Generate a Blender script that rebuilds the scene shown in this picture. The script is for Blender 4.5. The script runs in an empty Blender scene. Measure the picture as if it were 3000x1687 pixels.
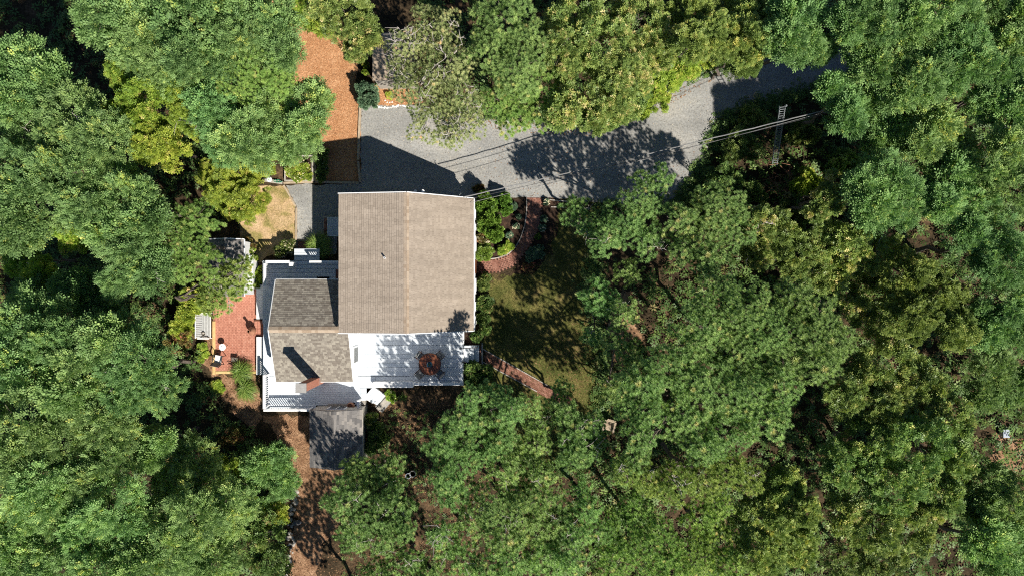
import bpy, math, random
import numpy as np
from mathutils import Vector, Matrix

# ------------------------------------------------------------------ camera, sky, sun, exposure
scene = bpy.context.scene
COL = scene.collection
CAM_H, FPX = 50.0, 2300.0            # drone height (m) and focal length in photograph pixels
cam_d = bpy.data.cameras.new('drone_camera')
cam_d.sensor_width = 36.0
cam_d.lens = 36.0 * FPX / 3000.0
cam_d.clip_start = 0.5
cam_d.clip_end = 600.0
cam = bpy.data.objects.new('drone_camera', cam_d)
cam.location = (0, 0, CAM_H)
COL.objects.link(cam)
scene.camera = cam

SUN_EL = math.radians(46.5)
SUN_H = Vector((0.594, -0.804, 0.0))          # horizontal direction towards the sun
sun_dir = Vector((SUN_H.x * math.cos(SUN_EL), SUN_H.y * math.cos(SUN_EL), math.sin(SUN_EL)))
world = bpy.data.worlds.new('World')
scene.world = world
world.use_nodes = True
wn = world.node_tree
sky = wn.nodes.new('ShaderNodeTexSky')
sky.sky_type = 'NISHITA'
sky.sun_disc = False
sky.sun_elevation = SUN_EL
sky.sun_rotation = math.atan2(SUN_H.x, SUN_H.y)
sky.air_density = 0.85
sky.dust_density = 0.0
sky.ozone_density = 2.5
bg = wn.nodes['Background']
bg.inputs['Strength'].default_value = 0.056
wn.links.new(sky.outputs[0], bg.inputs['Color'])
sun_d = bpy.data.lights.new('sun', 'SUN')
sun_d.energy = 5.0
sun_d.angle = math.radians(0.55)
sun_d.color = (1.0, 0.93, 0.82)
sun = bpy.data.objects.new('sun', sun_d)
sun.rotation_euler = sun_dir.to_track_quat('Z', 'Y').to_euler()
sun.location = (20, -30, 40)
COL.objects.link(sun)
scene.view_settings.view_transform = 'Standard'
scene.view_settings.look = 'None'
scene.view_settings.exposure = 0.6
scene.view_settings.gamma = 1.0
scene.cycles.max_bounces = 5
scene.cycles.diffuse_bounces = 2
scene.cycles.glossy_bounces = 2
scene.cycles.transmission_bounces = 3
scene.cycles.transparent_max_bounces = 4
scene.cycles.use_denoising = False
scene.cycles.filter_width = 1.1
scene.cycles.use_adaptive_sampling = True
scene.cycles.adaptive_threshold = 0.015
scene.cycles.caustics_reflective = False
scene.cycles.caustics_refractive = False

# ------------------------------------------------------------------ helpers
rng = np.random.default_rng(7)
random.seed(7)

def P(px, py, z=0.0):
    """world point at height z that the photograph shows at pixel (px, py)"""
    s = (CAM_H - z) / FPX
    return Vector(((px - 1500.0) * s, (843.5 - py) * s, z))

def XY(pts, z=0.0):
    return [tuple(P(x, y, z)[:2]) for x, y in pts]

ORG = {}

def tag(o, label=None, cat=None, group=None, kind=None):
    if label: o['label'] = label
    if cat: o['category'] = cat
    if group: o['group'] = group
    if kind: o['kind'] = kind
    return o

def thing(name, label, cat, loc, group=None, rotz=0.0):
    o = bpy.data.objects.new(name, None)
    o.empty_display_size = 0.2
    COL.objects.link(o)
    o.location = loc
    o.rotation_euler = (0, 0, rotz)
    ORG[o.name] = Vector(loc)
    return tag(o, label, cat, group)

def org(o):
    while o is not None:
        if o.name in ORG: return ORG[o.name]
        o = o.parent
    return Vector((0, 0, 0))

def link(name, me, mat=None, parent=None):
    o = bpy.data.objects.new(name, me)
    COL.objects.link(o)
    if mat is not None and not me.materials: me.materials.append(mat)
    if parent is not None: o.parent = parent
    return o

class MB:
    """collects shapes given in world space and links them as one mesh"""
    def __init__(s): s.v = []; s.f = []; s.r = []
    def add(s, vs, fs, rnd=0.5):
        b = len(s.v)
        s.v += [tuple(v) for v in vs]
        s.f += [tuple(i + b for i in f) for f in fs]
        s.r += [rnd] * len(vs)
        return s
    def box(s, lo, hi, rnd=0.5):
        x0, y0, z0 = lo; x1, y1, z1 = hi
        return s.add([(x0,y0,z0),(x1,y0,z0),(x1,y1,z0),(x0,y1,z0),(x0,y0,z1),(x1,y0,z1),(x1,y1,z1),(x0,y1,z1)],
                     [(0,3,2,1),(4,5,6,7),(0,1,5,4),(1,2,6,5),(2,3,7,6),(3,0,4,7)], rnd)
    def abox(s, c, u, v, n, hu, hv, hn, rnd=0.5):
        c = Vector(c)
        vs = [c + u*(a*hu) + v*(b*hv) + n*(d*hn) for d in (-1, 1) for a, b in ((-1,-1),(1,-1),(1,1),(-1,1))]
        return s.add(vs, [(0,3,2,1),(4,5,6,7),(0,1,5,4),(1,2,6,5),(2,3,7,6),(3,0,4,7)], rnd)
    def beam(s, a, b, w, h, rnd=0.5):
        a, b = Vector(a), Vector(b)
        u = (b - a).normalized()
        up = Vector((0,0,1)) if abs(u.z) < 0.95 else Vector((0,1,0))
        v = up.cross(u).normalized(); n = u.cross(v)
        return s.abox((a+b)/2, u, v, n, (b-a).length/2, w/2, h/2, rnd)
    def poly(s, pts, z, rnd=0.5):
        return s.add([(x, y, z) for x, y in pts], [tuple(range(len(pts)))], rnd)
    def prism(s, pts, z0, z1, rnd=0.5):
        n = len(pts)
        vs = [(x, y, z0) for x, y in pts] + [(x, y, z1) for x, y in pts]
        fs = [tuple(range(n))[::-1], tuple(range(n, 2*n))] + [(i, (i+1) % n, n + (i+1) % n, n + i) for i in range(n)]
        return s.add(vs, fs, rnd)
    def lathe(s, c, prof, seg=20, rnd=0.5, cap=True):
        c = Vector(c); vs = []; fs = []
        for r, z in prof:
            for k in range(seg):
                a = 2*math.pi*k/seg
                vs.append((c.x + r*math.cos(a), c.y + r*math.sin(a), c.z + z))
        for i in range(len(prof)-1):
            for k in range(seg):
                k2 = (k+1) % seg
                fs.append((i*seg+k, i*seg+k2, (i+1)*seg+k2, (i+1)*seg+k))
        if cap:
            fs.append(tuple(range(seg))[::-1])
            fs.append(tuple(range((len(prof)-1)*seg, len(prof)*seg)))
        return s.add(vs, fs, rnd)
    def tube(s, pts, radii, seg=5, rnd=0.5):
        pts = [Vector(p) for p in pts]; vs = []; fs = []
        for i, p in enumerate(pts):
            d = (pts[min(i+1, len(pts)-1)] - pts[max(i-1, 0)]).normalized()
            a = Vector((0,0,1)) if abs(d.z) < 0.9 else Vector((1,0,0))
            u = d.cross(a).normalized(); v = d.cross(u)
            for k in range(seg):
                t = 2*math.pi*k/seg
                vs.append(p + (u*math.cos(t) + v*math.sin(t))*radii[i])
        for i in range(len(pts)-1):
            for k in range(seg):
                k2 = (k+1) % seg
                fs.append((i*seg+k, i*seg+k2, (i+1)*seg+k2, (i+1)*seg+k))
        fs.append(tuple(range(seg))); fs.append(tuple(range((len(pts)-1)*seg, len(pts)*seg))[::-1])
        return s.add(vs, fs, rnd)
    def mesh(s, name, origin=(0,0,0), smooth=False):
        me = bpy.data.meshes.new(name)
        ox, oy, oz = origin
        me.from_pydata([(x-ox, y-oy, z-oz) for x, y, z in s.v], [], s.f)
        a = me.attributes.new('rnd', 'FLOAT', 'POINT')
        a.data.foreach_set('value', np.array(s.r, dtype=np.float32))
        if smooth:
            me.polygons.foreach_set('use_smooth', [True]*len(me.polygons))
        me.update()
        return me
    def build(s, name, mat, parent=None, smooth=False, bevel=0.0):
        o = link(name, s.mesh(name, org(parent), smooth), mat, parent)
        if bevel:
            m = o.modifiers.new('edge', 'BEVEL'); m.width = bevel; m.segments = 2; m.limit_method = 'ANGLE'
        return o

def np_mesh(name, V, F, rnd=None):
    """V (n,3), F (m,k) with k vertices for each face"""
    me = bpy.data.meshes.new(name)
    m, k = F.shape
    me.vertices.add(len(V)); me.vertices.foreach_set('co', V.astype(np.float32).ravel())
    me.loops.add(m*k); me.loops.foreach_set('vertex_index', F.astype(np.int32).ravel())
    me.polygons.add(m)
    me.polygons.foreach_set('loop_start', np.arange(0, m*k, k, dtype=np.int32))
    if rnd is not None:
        a = me.attributes.new('rnd', 'FLOAT', 'POINT'); a.data.foreach_set('value', rnd.astype(np.float32))
    me.update(calc_edges=True)
    return me

# ------------------------------------------------------------------ materials
def mat_new(name):
    m = bpy.data.materials.new(name); m.use_nodes = True
    nt = m.node_tree; return m, nt, nt.nodes['Principled BSDF']

def pos(nt):
    return nt.nodes.new('ShaderNodeNewGeometry').outputs['Position']

def noise(nt, vec, scale, detail=3.0, rough=0.55):
    n = nt.nodes.new('ShaderNodeTexNoise'); n.inputs['Scale'].default_value = scale
    n.inputs['Detail'].default_value = detail; n.inputs['Roughness'].default_value = rough
    nt.links.new(vec, n.inputs['Vector']); return n.outputs['Fac']

def ramp(nt, fac, stops):
    r = nt.nodes.new('ShaderNodeValToRGB'); e = r.color_ramp.elements
    while len(e) < len(stops): e.new(0.5)
    for i, (p, c) in enumerate(stops):
        e[i].position = p; e[i].color = (*c, 1)
    nt.links.new(fac, r.inputs[0]); return r.outputs[0]

def mix(nt, fac, a, b, mode='MIX'):
    m = nt.nodes.new('ShaderNodeMix'); m.data_type = 'RGBA'; m.blend_type = mode
    for sock, val in ((m.inputs[0], fac), (m.inputs[6], a), (m.inputs[7], b)):
        if isinstance(val, (int, float)): sock.default_value = val
        elif isinstance(val, tuple): sock.default_value = (*val, 1)
        else: nt.links.new(val, sock)
    return m.outputs[2]

def bump(nt, bs, h, strength=0.4, dist=0.02):
    b = nt.nodes.new('ShaderNodeBump'); b.inputs['Strength'].default_value = strength
    b.inputs['Distance'].default_value = dist
    nt.links.new(h, b.inputs['Height']); nt.links.new(b.outputs[0], bs.inputs['Normal'])

def attr(nt, name='rnd'):
    a = nt.nodes.new('ShaderNodeAttribute'); a.attribute_name = name; return a.outputs['Fac']

def surf(name, stops, scale=3.0, rough=0.85, fine=None, fine_amt=0.35, use_rnd=0.0, bmp=0.0, metal=0.0, spec=0.3, detail=4.0, streak=None, streak_amt=0.12):
    """noise-driven colour between stops, with optional finer grain and per-piece variation"""
    m, nt, bs = mat_new(name)
    p = pos(nt)
    f = noise(nt, p, scale, detail)
    if use_rnd:
        mm = nt.nodes.new('ShaderNodeMix'); mm.data_type = 'FLOAT'; mm.inputs[0].default_value = use_rnd
        nt.links.new(f, mm.inputs[2]); nt.links.new(attr(nt), mm.inputs[3]); f = mm.outputs[0]
    c = ramp(nt, f, stops)
    if fine:
        g = noise(nt, p, fine, 2.0, 0.6)
        gr = ramp(nt, g, [(0.3, (1-fine_amt,)*3), (0.7, (1+fine_amt,)*3)])
        c = mix(nt, 1.0, c, gr, 'MULTIPLY')
        if bmp: bump(nt, bs, g, bmp, 0.02)
    if streak:
        mp = nt.nodes.new('ShaderNodeMapping'); mp.inputs['Scale'].default_value = streak
        nt.links.new(p, mp.inputs['Vector'])
        g2 = noise(nt, mp.outputs[0], 1.0, 5.0, 0.6)
        c = mix(nt, 1.0, c, ramp(nt, g2, [(0.35, (1-streak_amt,)*3), (0.65, (1+streak_amt,)*3)]), 'MULTIPLY')
    nt.links.new(c, bs.inputs['Base Color'])
    bs.inputs['Roughness'].default_value = rough
    bs.inputs['Metallic'].default_value = metal
    bs.inputs['Specular IOR Level'].default_value = spec
    return m

def leaf_mat(name, stops, trans=0.3, rough=0.5, spec=0.35, gain=1.5, through=(1.12, 1.15, 0.62)):
    """colour runs along stops by leaf age ('rnd'); each plant's object colour shifts age (red) and hue (green)"""
    m, nt, bs = mat_new(name)
    oi = nt.nodes.new('ShaderNodeObjectInfo')
    sp = nt.nodes.new('ShaderNodeSeparateColor'); nt.links.new(oi.outputs['Color'], sp.inputs[0])
    s1 = nt.nodes.new('ShaderNodeMath'); s1.operation = 'SUBTRACT'; s1.inputs[0].default_value = 1.0
    nt.links.new(sp.outputs[0], s1.inputs[1])
    s2 = nt.nodes.new('ShaderNodeMath'); s2.operation = 'ADD'
    nt.links.new(attr(nt), s2.inputs[0]); nt.links.new(s1.outputs[0], s2.inputs[1])
    c = ramp(nt, s2.outputs[0], [(q, tuple(min(1.0, v*gain) for v in col)) for q, col in stops])
    hs = nt.nodes.new('ShaderNodeHueSaturation')
    mr = nt.nodes.new('ShaderNodeMapRange'); mr.inputs[3].default_value = 0.478; mr.inputs[4].default_value = 0.512
    nt.links.new(sp.outputs[1], mr.inputs[0]); nt.links.new(mr.outputs[0], hs.inputs['Hue'])
    mv = nt.nodes.new('ShaderNodeMapRange'); mv.inputs[3].default_value = 1.14; mv.inputs[4].default_value = 0.86
    nt.links.new(sp.outputs[2], mv.inputs[0]); nt.links.new(mv.outputs[0], hs.inputs['Value'])
    hs.inputs['Saturation'].default_value = 1.0
    nt.links.new(c, hs.inputs['Color']); c = hs.outputs[0]
    nt.links.new(c, bs.inputs['Base Color'])
    bs.inputs['Roughness'].default_value = rough
    bs.inputs['Specular IOR Level'].default_value = spec
    tr = nt.nodes.new('ShaderNodeBsdfTranslucent')
    tc = mix(nt, 1.0, c, through, 'MULTIPLY')
    nt.links.new(tc, tr.inputs['Color'])
    ms = nt.nodes.new('ShaderNodeMixShader'); ms.inputs[0].default_value = trans
    nt.links.new(bs.outputs[0], ms.inputs[1]); nt.links.new(tr.outputs[0], ms.inputs[2])
    nt.links.new(ms.outputs[0], nt.nodes['Material Output'].inputs['Surface'])
    return m

MAT = {}
MAT['soil'] = surf('soil', [(0.25,(0.022,0.017,0.011)),(0.5,(0.050,0.036,0.021)),(0.64,(0.095,0.062,0.036)),(0.8,(0.17,0.108,0.062))], 0.9, 0.95, 8.0, 0.5, bmp=0.6, spec=0.1, detail=10)
MAT['soil_light'] = surf('soil_light', [(0.30,(0.13,0.072,0.042)),(0.48,(0.25,0.145,0.085)),(0.62,(0.33,0.205,0.125)),(0.75,(0.42,0.29,0.19))], 1.9, 0.95, 8.5, 0.4, bmp=0.6, spec=0.1, detail=10)
MAT['bed'] = surf('bed_mulch', [(0.3,(0.022,0.015,0.012)),(0.55,(0.05,0.031,0.022)),(0.8,(0.10,0.058,0.036))], 3.0, 0.95, 30.0, 0.5, bmp=0.5, spec=0.1)
MAT['mulch'] = surf('mulch', [(0.28,(0.28,0.125,0.056)),(0.5,(0.44,0.225,0.112)),(0.72,(0.58,0.34,0.19))], 1.1, 0.95, 17.0, 0.4, bmp=0.6, spec=0.1, detail=9)
MAT['chip'] = surf('wood_chip', [(0.05,(0.27,0.120,0.055)),(0.4,(0.42,0.21,0.10)),(0.75,(0.54,0.31,0.165)),(0.97,(0.64,0.45,0.29))], 0.8, 0.9, use_rnd=0.62, spec=0.1)
MAT['litter'] = surf('needle_litter', [(0.05,(0.10,0.05,0.028)),(0.5,(0.24,0.13,0.07)),(0.9,(0.40,0.25,0.14))], 4.0, 0.9, use_rnd=0.8, spec=0.1)
MAT['gravel'] = surf('gravel', [(0.30,(0.215,0.215,0.208)),(0.5,(0.275,0.275,0.265)),(0.70,(0.345,0.332,0.30))], 0.35, 0.95, 9.0, 0.24, bmp=0.4, spec=0.15, detail=10, streak=(0.10,0.75,1), streak_amt=0.13)
MAT['pebble'] = surf('pebble', [(0.1,(0.12,0.115,0.11)),(0.5,(0.30,0.29,0.27)),(0.8,(0.42,0.36,0.28)),(1.0,(0.62,0.55,0.44))], 6.0, 0.9, use_rnd=0.9, spec=0.2)
MAT['lawn'] = surf('lawn', [(0.28,(0.040,0.052,0.014)),(0.45,(0.085,0.092,0.027)),(0.60,(0.150,0.132,0.046)),(0.75,(0.20,0.145,0.07)),(0.9,(0.26,0.18,0.10))], 0.9, 0.95, 8.0, 0.4, bmp=0.6, spec=0.1, detail=10)
MAT['dry_lawn'] = surf('dry_lawn', [(0.30,(0.17,0.16,0.05)),(0.42,(0.30,0.24,0.10)),(0.52,(0.44,0.31,0.175)),(0.75,(0.54,0.40,0.25))], 1.1, 0.95, 11.0, 0.3, bmp=0.5, spec=0.1, detail=10)
MAT['grass'] = leaf_mat('grass', [(0.0,(0.065,0.075,0.017)),(0.5,(0.13,0.14,0.033)),(1.0,(0.27,0.22,0.085))], 0.25, 0.7, 0.15)
MAT['straw'] = leaf_mat('straw_grass', [(0.0,(0.17,0.17,0.05)),(0.5,(0.34,0.27,0.12)),(1.0,(0.5,0.37,0.2))], 0.2, 0.8, 0.1)
MAT['white'] = surf('white_paint', [(0.3,(0.74,0.76,0.78)),(0.7,(0.82,0.83,0.84))], 2.2, 0.5, 12.0, 0.025, spec=0.3)
MAT['deck'] = surf('deck_paint', [(0.25,(0.56,0.62,0.69)),(0.75,(0.68,0.73,0.785))], 1.1, 0.55, 9.0, 0.06, use_rnd=0.45, spec=0.3, streak=(0.5,3.0,1), streak_amt=0.06)
MAT['dark'] = surf('underside', [(0.3,(0.03,0.026,0.022)),(0.7,(0.05,0.042,0.035))], 3.0, 0.95)
MAT['roof_tan'] = surf('tan_shingle', [(0.05,(0.245,0.205,0.168)),(0.5,(0.292,0.247,0.203)),(0.95,(0.345,0.295,0.245))], 0.6, 0.95, 30.0, 0.12, use_rnd=0.45, bmp=0.3, spec=0.1, streak=(0.35,2.2,0.35), streak_amt=0.10)
MAT['roof_mix'] = surf('weathered_shingle', [(0.05,(0.155,0.135,0.115)),(0.4,(0.205,0.184,0.158)),(0.65,(0.245,0.223,0.19)),(0.95,(0.31,0.285,0.24))], 0.9, 0.95, 34.0, 0.16, use_rnd=0.85, bmp=0.3, spec=0.1)
MAT['roof_grey'] = surf('grey_shingle', [(0.05,(0.10,0.098,0.10)),(0.5,(0.175,0.168,0.165)),(0.95,(0.28,0.26,0.24))], 0.9, 0.95, 34.0, 0.16, use_rnd=0.8, bmp=0.3, spec=0.1)
MAT['roof_felt'] = surf('tan_roll_roof', [(0.3,(0.34,0.27,0.205)),(0.7,(0.43,0.35,0.275))], 1.5, 0.95, 20.0, 0.15, bmp=0.3, spec=0.1)
MAT['cap'] = surf('ridge_shingle', [(0.05,(0.27,0.205,0.150)),(0.5,(0.335,0.265,0.20)),(0.95,(0.39,0.32,0.25))], 1.0, 0.95, 30.0, 0.15, use_rnd=0.8, spec=0.1)
MAT['brick'] = surf('red_brick', [(0.0,(0.30,0.125,0.088)),(0.35,(0.41,0.175,0.122)),(0.7,(0.48,0.225,0.16)),(1.0,(0.56,0.33,0.25))], 0.9, 0.9, 22.0, 0.22, use_rnd=0.45, bmp=0.3, spec=0.15)
MAT['brick_old'] = surf('worn_brick', [(0.0,(0.15,0.068,0.050)),(0.5,(0.24,0.112,0.082)),(1.0,(0.34,0.185,0.14))], 2.0, 0.9, 22.0, 0.25, use_rnd=0.6, bmp=0.3, spec=0.15)
MAT['sandjoint'] = surf('joint_sand', [(0.3,(0.24,0.105,0.07)),(0.7,(0.33,0.155,0.10))], 4.0, 0.95, 30.0, 0.3)
MAT['mortar'] = surf('mortar', [(0.3,(0.33,0.29,0.25)),(0.7,(0.45,0.40,0.35))], 4.0, 0.95, 30.0, 0.2)
MAT['timber'] = surf('timber_edge', [(0.25,(0.30,0.235,0.165)),(0.75,(0.46,0.375,0.275))], 4.0, 0.85, 25.0, 0.2)
MAT['timber_new'] = surf('new_timber', [(0.25,(0.52,0.33,0.14)),(0.75,(0.66,0.46,0.22))], 4.0, 0.8, 25.0, 0.15)
MAT['timber_grey'] = surf('grey_timber', [(0.25,(0.26,0.24,0.21)),(0.75,(0.44,0.41,0.37))], 5.0, 0.85, 25.0, 0.2)
MAT['timber_pale'] = surf('faded_white_timber', [(0.25,(0.36,0.37,0.37)),(0.75,(0.50,0.51,0.51))], 5.0, 0.8, 25.0, 0.15)
MAT['table_wood'] = surf('table_wood', [(0.2,(0.13,0.042,0.021)),(0.8,(0.225,0.080,0.038))], 5.0, 0.35, 20.0, 0.15, use_rnd=0.5, spec=0.45)
MAT['dark_wood'] = surf('dark_wood', [(0.2,(0.05,0.022,0.014)),(0.8,(0.10,0.045,0.027))], 5.0, 0.45)
MAT['sling'] = surf('grey_sling', [(0.2,(0.20,0.21,0.215)),(0.8,(0.28,0.29,0.295))], 7.0, 0.8, 60.0, 0.1)
MAT['taupe'] = surf('taupe_cushion', [(0.2,(0.16,0.135,0.115)),(0.8,(0.21,0.18,0.155))], 7.0, 0.85)
MAT['cushion'] = surf('white_cushion', [(0.2,(0.72,0.70,0.68)),(0.8,(0.80,0.78,0.76))], 7.0, 0.85)
MAT['black_metal'] = surf('black_metal', [(0.2,(0.022,0.02,0.02)),(0.8,(0.04,0.036,0.034))], 7.0, 0.45)
MAT['grey_metal'] = surf('galvanised', [(0.2,(0.13,0.15,0.16)),(0.8,(0.20,0.22,0.235))], 7.0, 0.6, metal=0.1, spec=0.3)
MAT['blue_glaze'] = surf('blue_glaze', [(0.2,(0.012,0.055,0.11)),(0.8,(0.025,0.10,0.17))], 9.0, 0.2, spec=0.6)
MAT['terracotta'] = surf('terracotta', [(0.2,(0.23,0.10,0.06)),(0.8,(0.38,0.19,0.12))], 6.0, 0.8)
MAT['soot'] = surf('soot', [(0.2,(0.012,0.01,0.009)),(0.8,(0.03,0.022,0.018))], 6.0, 0.95)
MAT['glass'] = surf('dark_glass', [(0.2,(0.03,0.04,0.048)),(0.8,(0.05,0.06,0.07))], 2.0, 0.08, spec=0.6)
MAT['screen'] = surf('window_screen', [(0.2,(0.16,0.17,0.17)),(0.8,(0.22,0.23,0.23))], 3.0, 0.7)
MAT['stone'] = surf('pale_stone', [(0.1,(0.24,0.22,0.195)),(0.9,(0.46,0.43,0.39))], 5.0, 0.9, 30.0, 0.2, use_rnd=0.7)
MAT['white_stone'] = surf('white_stone', [(0.1,(0.66,0.64,0.61)),(0.9,(0.84,0.82,0.79))], 6.0, 0.8, use_rnd=0.5)
MAT['bark'] = surf('bark', [(0.2,(0.06,0.048,0.04)),(0.8,(0.15,0.125,0.105))], 9.0, 0.95, 30.0, 0.3)
MAT['dead_wood'] = surf('dead_wood', [(0.2,(0.30,0.27,0.245)),(0.8,(0.50,0.46,0.43))], 9.0, 0.9)
MAT['cable'] = surf('cable', [(0.2,(0.16,0.165,0.17)),(0.8,(0.30,0.30,0.30))], 1.0, 0.5)
MAT['cable_dark'] = surf('cable_dark', [(0.2,(0.04,0.04,0.045)),(0.8,(0.08,0.08,0.085))], 1.0, 0.5)
MAT['hose'] = surf('green_hose', [(0.2,(0.03,0.20,0.11)),(0.8,(0.06,0.32,0.19))], 4.0, 0.5)
MAT['pale_blue'] = surf('pale_blue_plastic', [(0.2,(0.33,0.38,0.46)),(0.8,(0.42,0.47,0.54))], 4.0, 0.4)
MAT['concrete'] = surf('concrete', [(0.2,(0.24,0.235,0.225)),(0.8,(0.36,0.35,0.335))], 4.0, 0.9, 30.0, 0.15)
# foliage: young and old leaves of one crown run along each ramp
MAT['locust'] = leaf_mat('locust_leaf', [(0.0,(0.060,0.110,0.040)),(0.5,(0.102,0.170,0.060)),(0.88,(0.155,0.228,0.078)),(1.0,(0.25,0.28,0.07))], 0.40, 0.5, 0.22, 2.4, (1.06, 1.15, 0.68))
MAT['vine'] = leaf_mat('vine_leaf', [(0.0,(0.080,0.135,0.020)),(0.5,(0.150,0.215,0.032)),(0.85,(0.235,0.275,0.045)),(1.0,(0.36,0.29,0.11))], 0.38, 0.5, 0.3, 2.25)
MAT['oak'] = leaf_mat('oak_leaf', [(0.0,(0.056,0.100,0.028)),(0.45,(0.100,0.155,0.042)),(0.8,(0.165,0.212,0.060)),(0.95,(0.26,0.26,0.08)),(1.0,(0.36,0.32,0.14))], 0.36, 0.4, 0.35, 2.3)
MAT['oak_gold'] = leaf_mat('golden_oak_leaf', [(0.0,(0.066,0.100,0.026)),(0.5,(0.120,0.162,0.042)),(0.85,(0.190,0.222,0.058)),(1.0,(0.30,0.27,0.08))], 0.36, 0.45, 0.25, 2.2)
MAT['pine'] = leaf_mat('pine_needle', [(0.0,(0.066,0.120,0.038)),(0.5,(0.114,0.192,0.064)),(0.88,(0.180,0.262,0.090)),(1.0,(0.27,0.27,0.11))], 0.32, 0.5, 0.22, 2.3)
MAT['pine_gold'] = leaf_mat('yellow_pine_needle', [(0.0,(0.072,0.122,0.030)),(0.5,(0.126,0.195,0.050)),(0.88,(0.195,0.258,0.072)),(1.0,(0.31,0.29,0.12))], 0.32, 0.5, 0.2, 2.3)
MAT['pine_dry'] = leaf_mat('dry_pine_needle', [(0.0,(0.095,0.125,0.045)),(0.5,(0.17,0.195,0.080)),(0.85,(0.27,0.275,0.13)),(0.95,(0.36,0.28,0.15)),(1.0,(0.46,0.31,0.18))], 0.28, 0.6, 0.2, 1.8)
MAT['shade_leaf'] = leaf_mat('undergrowth_leaf', [(0.0,(0.048,0.085,0.026)),(0.5,(0.085,0.135,0.036)),(0.9,(0.140,0.180,0.045)),(1.0,(0.22,0.17,0.08))], 0.32, 0.5, 0.3, 1.9)
MAT['box'] = leaf_mat('boxwood_leaf', [(0.0,(0.055,0.115,0.018)),(0.5,(0.10,0.185,0.028)),(1.0,(0.17,0.27,0.045))], 0.25, 0.4, 0.4)
MAT['blue_leaf'] = leaf_mat('blue_green_leaf', [(0.0,(0.045,0.090,0.055)),(0.5,(0.085,0.15,0.09)),(1.0,(0.14,0.21,0.12))], 0.2, 0.5, 0.3)
MAT['red_leaf'] = leaf_mat('reddish_leaf', [(0.0,(0.075,0.085,0.026)),(0.5,(0.135,0.12,0.035)),(0.8,(0.19,0.10,0.045)),(1.0,(0.36,0.13,0.08))], 0.2, 0.5, 0.3)
MAT['bloom'] = leaf_mat('pale_bloom', [(0.0,(0.42,0.36,0.24)),(0.5,(0.60,0.55,0.38)),(1.0,(0.70,0.58,0.46))], 0.2, 0.8, 0.2)
MAT['blade'] = leaf_mat('ornamental_grass', [(0.0,(0.075,0.13,0.022)),(0.5,(0.145,0.215,0.036)),(1.0,(0.26,0.31,0.085))], 0.3, 0.45, 0.35)

# ------------------------------------------------------------------ the setting: ground sheets
def rough(pts, step=0.25, amp=0.10, seed=1, closed=True):
    r = random.Random(seed); out = []
    n = len(pts)
    for i in range(n if closed else n-1):
        a, b = Vector(pts[i]), Vector(pts[(i+1) % n])
        L = (b-a).length; k = max(1, int(L/step))
        nrm = Vector((-(b-a).y, (b-a).x)) / max(L, 1e-6)
        for j in range(k):
            q = a.lerp(b, j/k)
            out.append(tuple(q + nrm * (r.gauss(0, amp) if j else 0)))
    return out

def sheet(name, pts, z, mat, amp=0.1, step=0.3, seed=1, kind='structure'):
    p = rough(pts, step, amp, seed) if amp else pts
    o = MB().poly(p, z).build(name, mat)
    o['kind'] = kind
    return o

# forest floor: one sheet out to the horizon, gently uneven
def ground():
    n = 120
    xs = np.linspace(-150, 150, n); ys = np.linspace(-150, 150, n)
    V = np.array([(x, y, 0.0) for y in ys for x in xs])
    F = np.array([(j*n+i, j*n+i+1, (j+1)*n+i+1, (j+1)*n+i) for j in range(n-1) for i in range(n-1)])
    o = link('ground', np_mesh('ground', V, F, np.full(len(V), 0.5)), MAT['soil']); o['kind'] = 'structure'
ground()

DRIVE = [(1057,312),(1195,306),(1300,318),(1420,338),(1560,350),(1700,350),(1800,338),(1890,288),(1970,248),(2080,205),(2200,160),(2330,138),(2470,130),(2545,150),(2550,212),(2450,248),(2350,274),(2200,312),(2130,345),(2085,400),(2065,470),(2030,545),(1970,600),(1880,604),(1700,588),(1640,582),(1510,580),(1450,578),(1400,590),(1392,640),(985,640),(985,745),(870,745),(869,607),(838,543),(1057,537)]
MULCH = [(800,-30),(870,10),(880,40),(905,70),(960,92),(1005,110),(1030,150),(1050,190),(1040,255),(1056,312),(1055,535),(955,533),(940,440),(880,420),(850,330),(835,200),(830,110),(800,60),(760,20)]
DRYLAWN = [(755,545),(836,546),(866,607),(866,745),(780,752),(745,772),(735,745),(705,700),(690,640),(690,590),(720,560)]
LAWN = [(1640,596),(1780,600),(1760,700),(1735,820),(1745,960),(1772,1060),(1765,1200),(1700,1360),(1560,1370),(1450,1290),(1418,1160),(1400,1062),(1396,860),(1440,806),(1500,812),(1556,800),(1612,706),(1628,640)]
BED_A = [(1390,584),(1545,582),(1545,640),(1528,700),(1500,745),(1450,760),(1390,762)]
BED_B = [(1585,578),(1700,588),(1712,612),(1640,606),(1632,690),(1590,770),(1560,806),(1500,800),(1530,755),(1572,690),(1586,640)]
BED_C = [(1392,800),(1425,805),(1432,900),(1428,980),(1402,1010),(1340,1012),(1340,960),(1392,960)]
PATH_S = [(862,1375),(1015,1375),(1020,1440),(985,1480),(1000,1560),(940,1600),(930,1720),(850,1720),(858,1560),(866,1440)]
SIDE_S = [(770,1215),(912,1215),(912,1400),(862,1400),(850,1330),(800,1260)]
SIDE_W = [(600,990),(632,990),(640,1100),(750,1100),(770,1220),(740,1260),(660,1180),(620,1120)]
BRICK_BED = [(1076,252),(1180,246),(1240,300),(1200,309),(1060,312),(1070,280)]
PINE_SOIL = [(1060,1140),(1350,1140),(1400,1230),(1330,1330),(1250,1420),(1130,1440),(1062,1380)]
sheet('driveway', XY(DRIVE), 0.012, MAT['gravel'], 0.05, 0.3, 2)
sheet('mulch_path', XY(MULCH), 0.020, MAT['mulch'], 0.08, 0.3, 3)
sheet('dry_lawn', XY(DRYLAWN), 0.008, MAT['dry_lawn'], 0.10, 0.3, 4)
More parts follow.
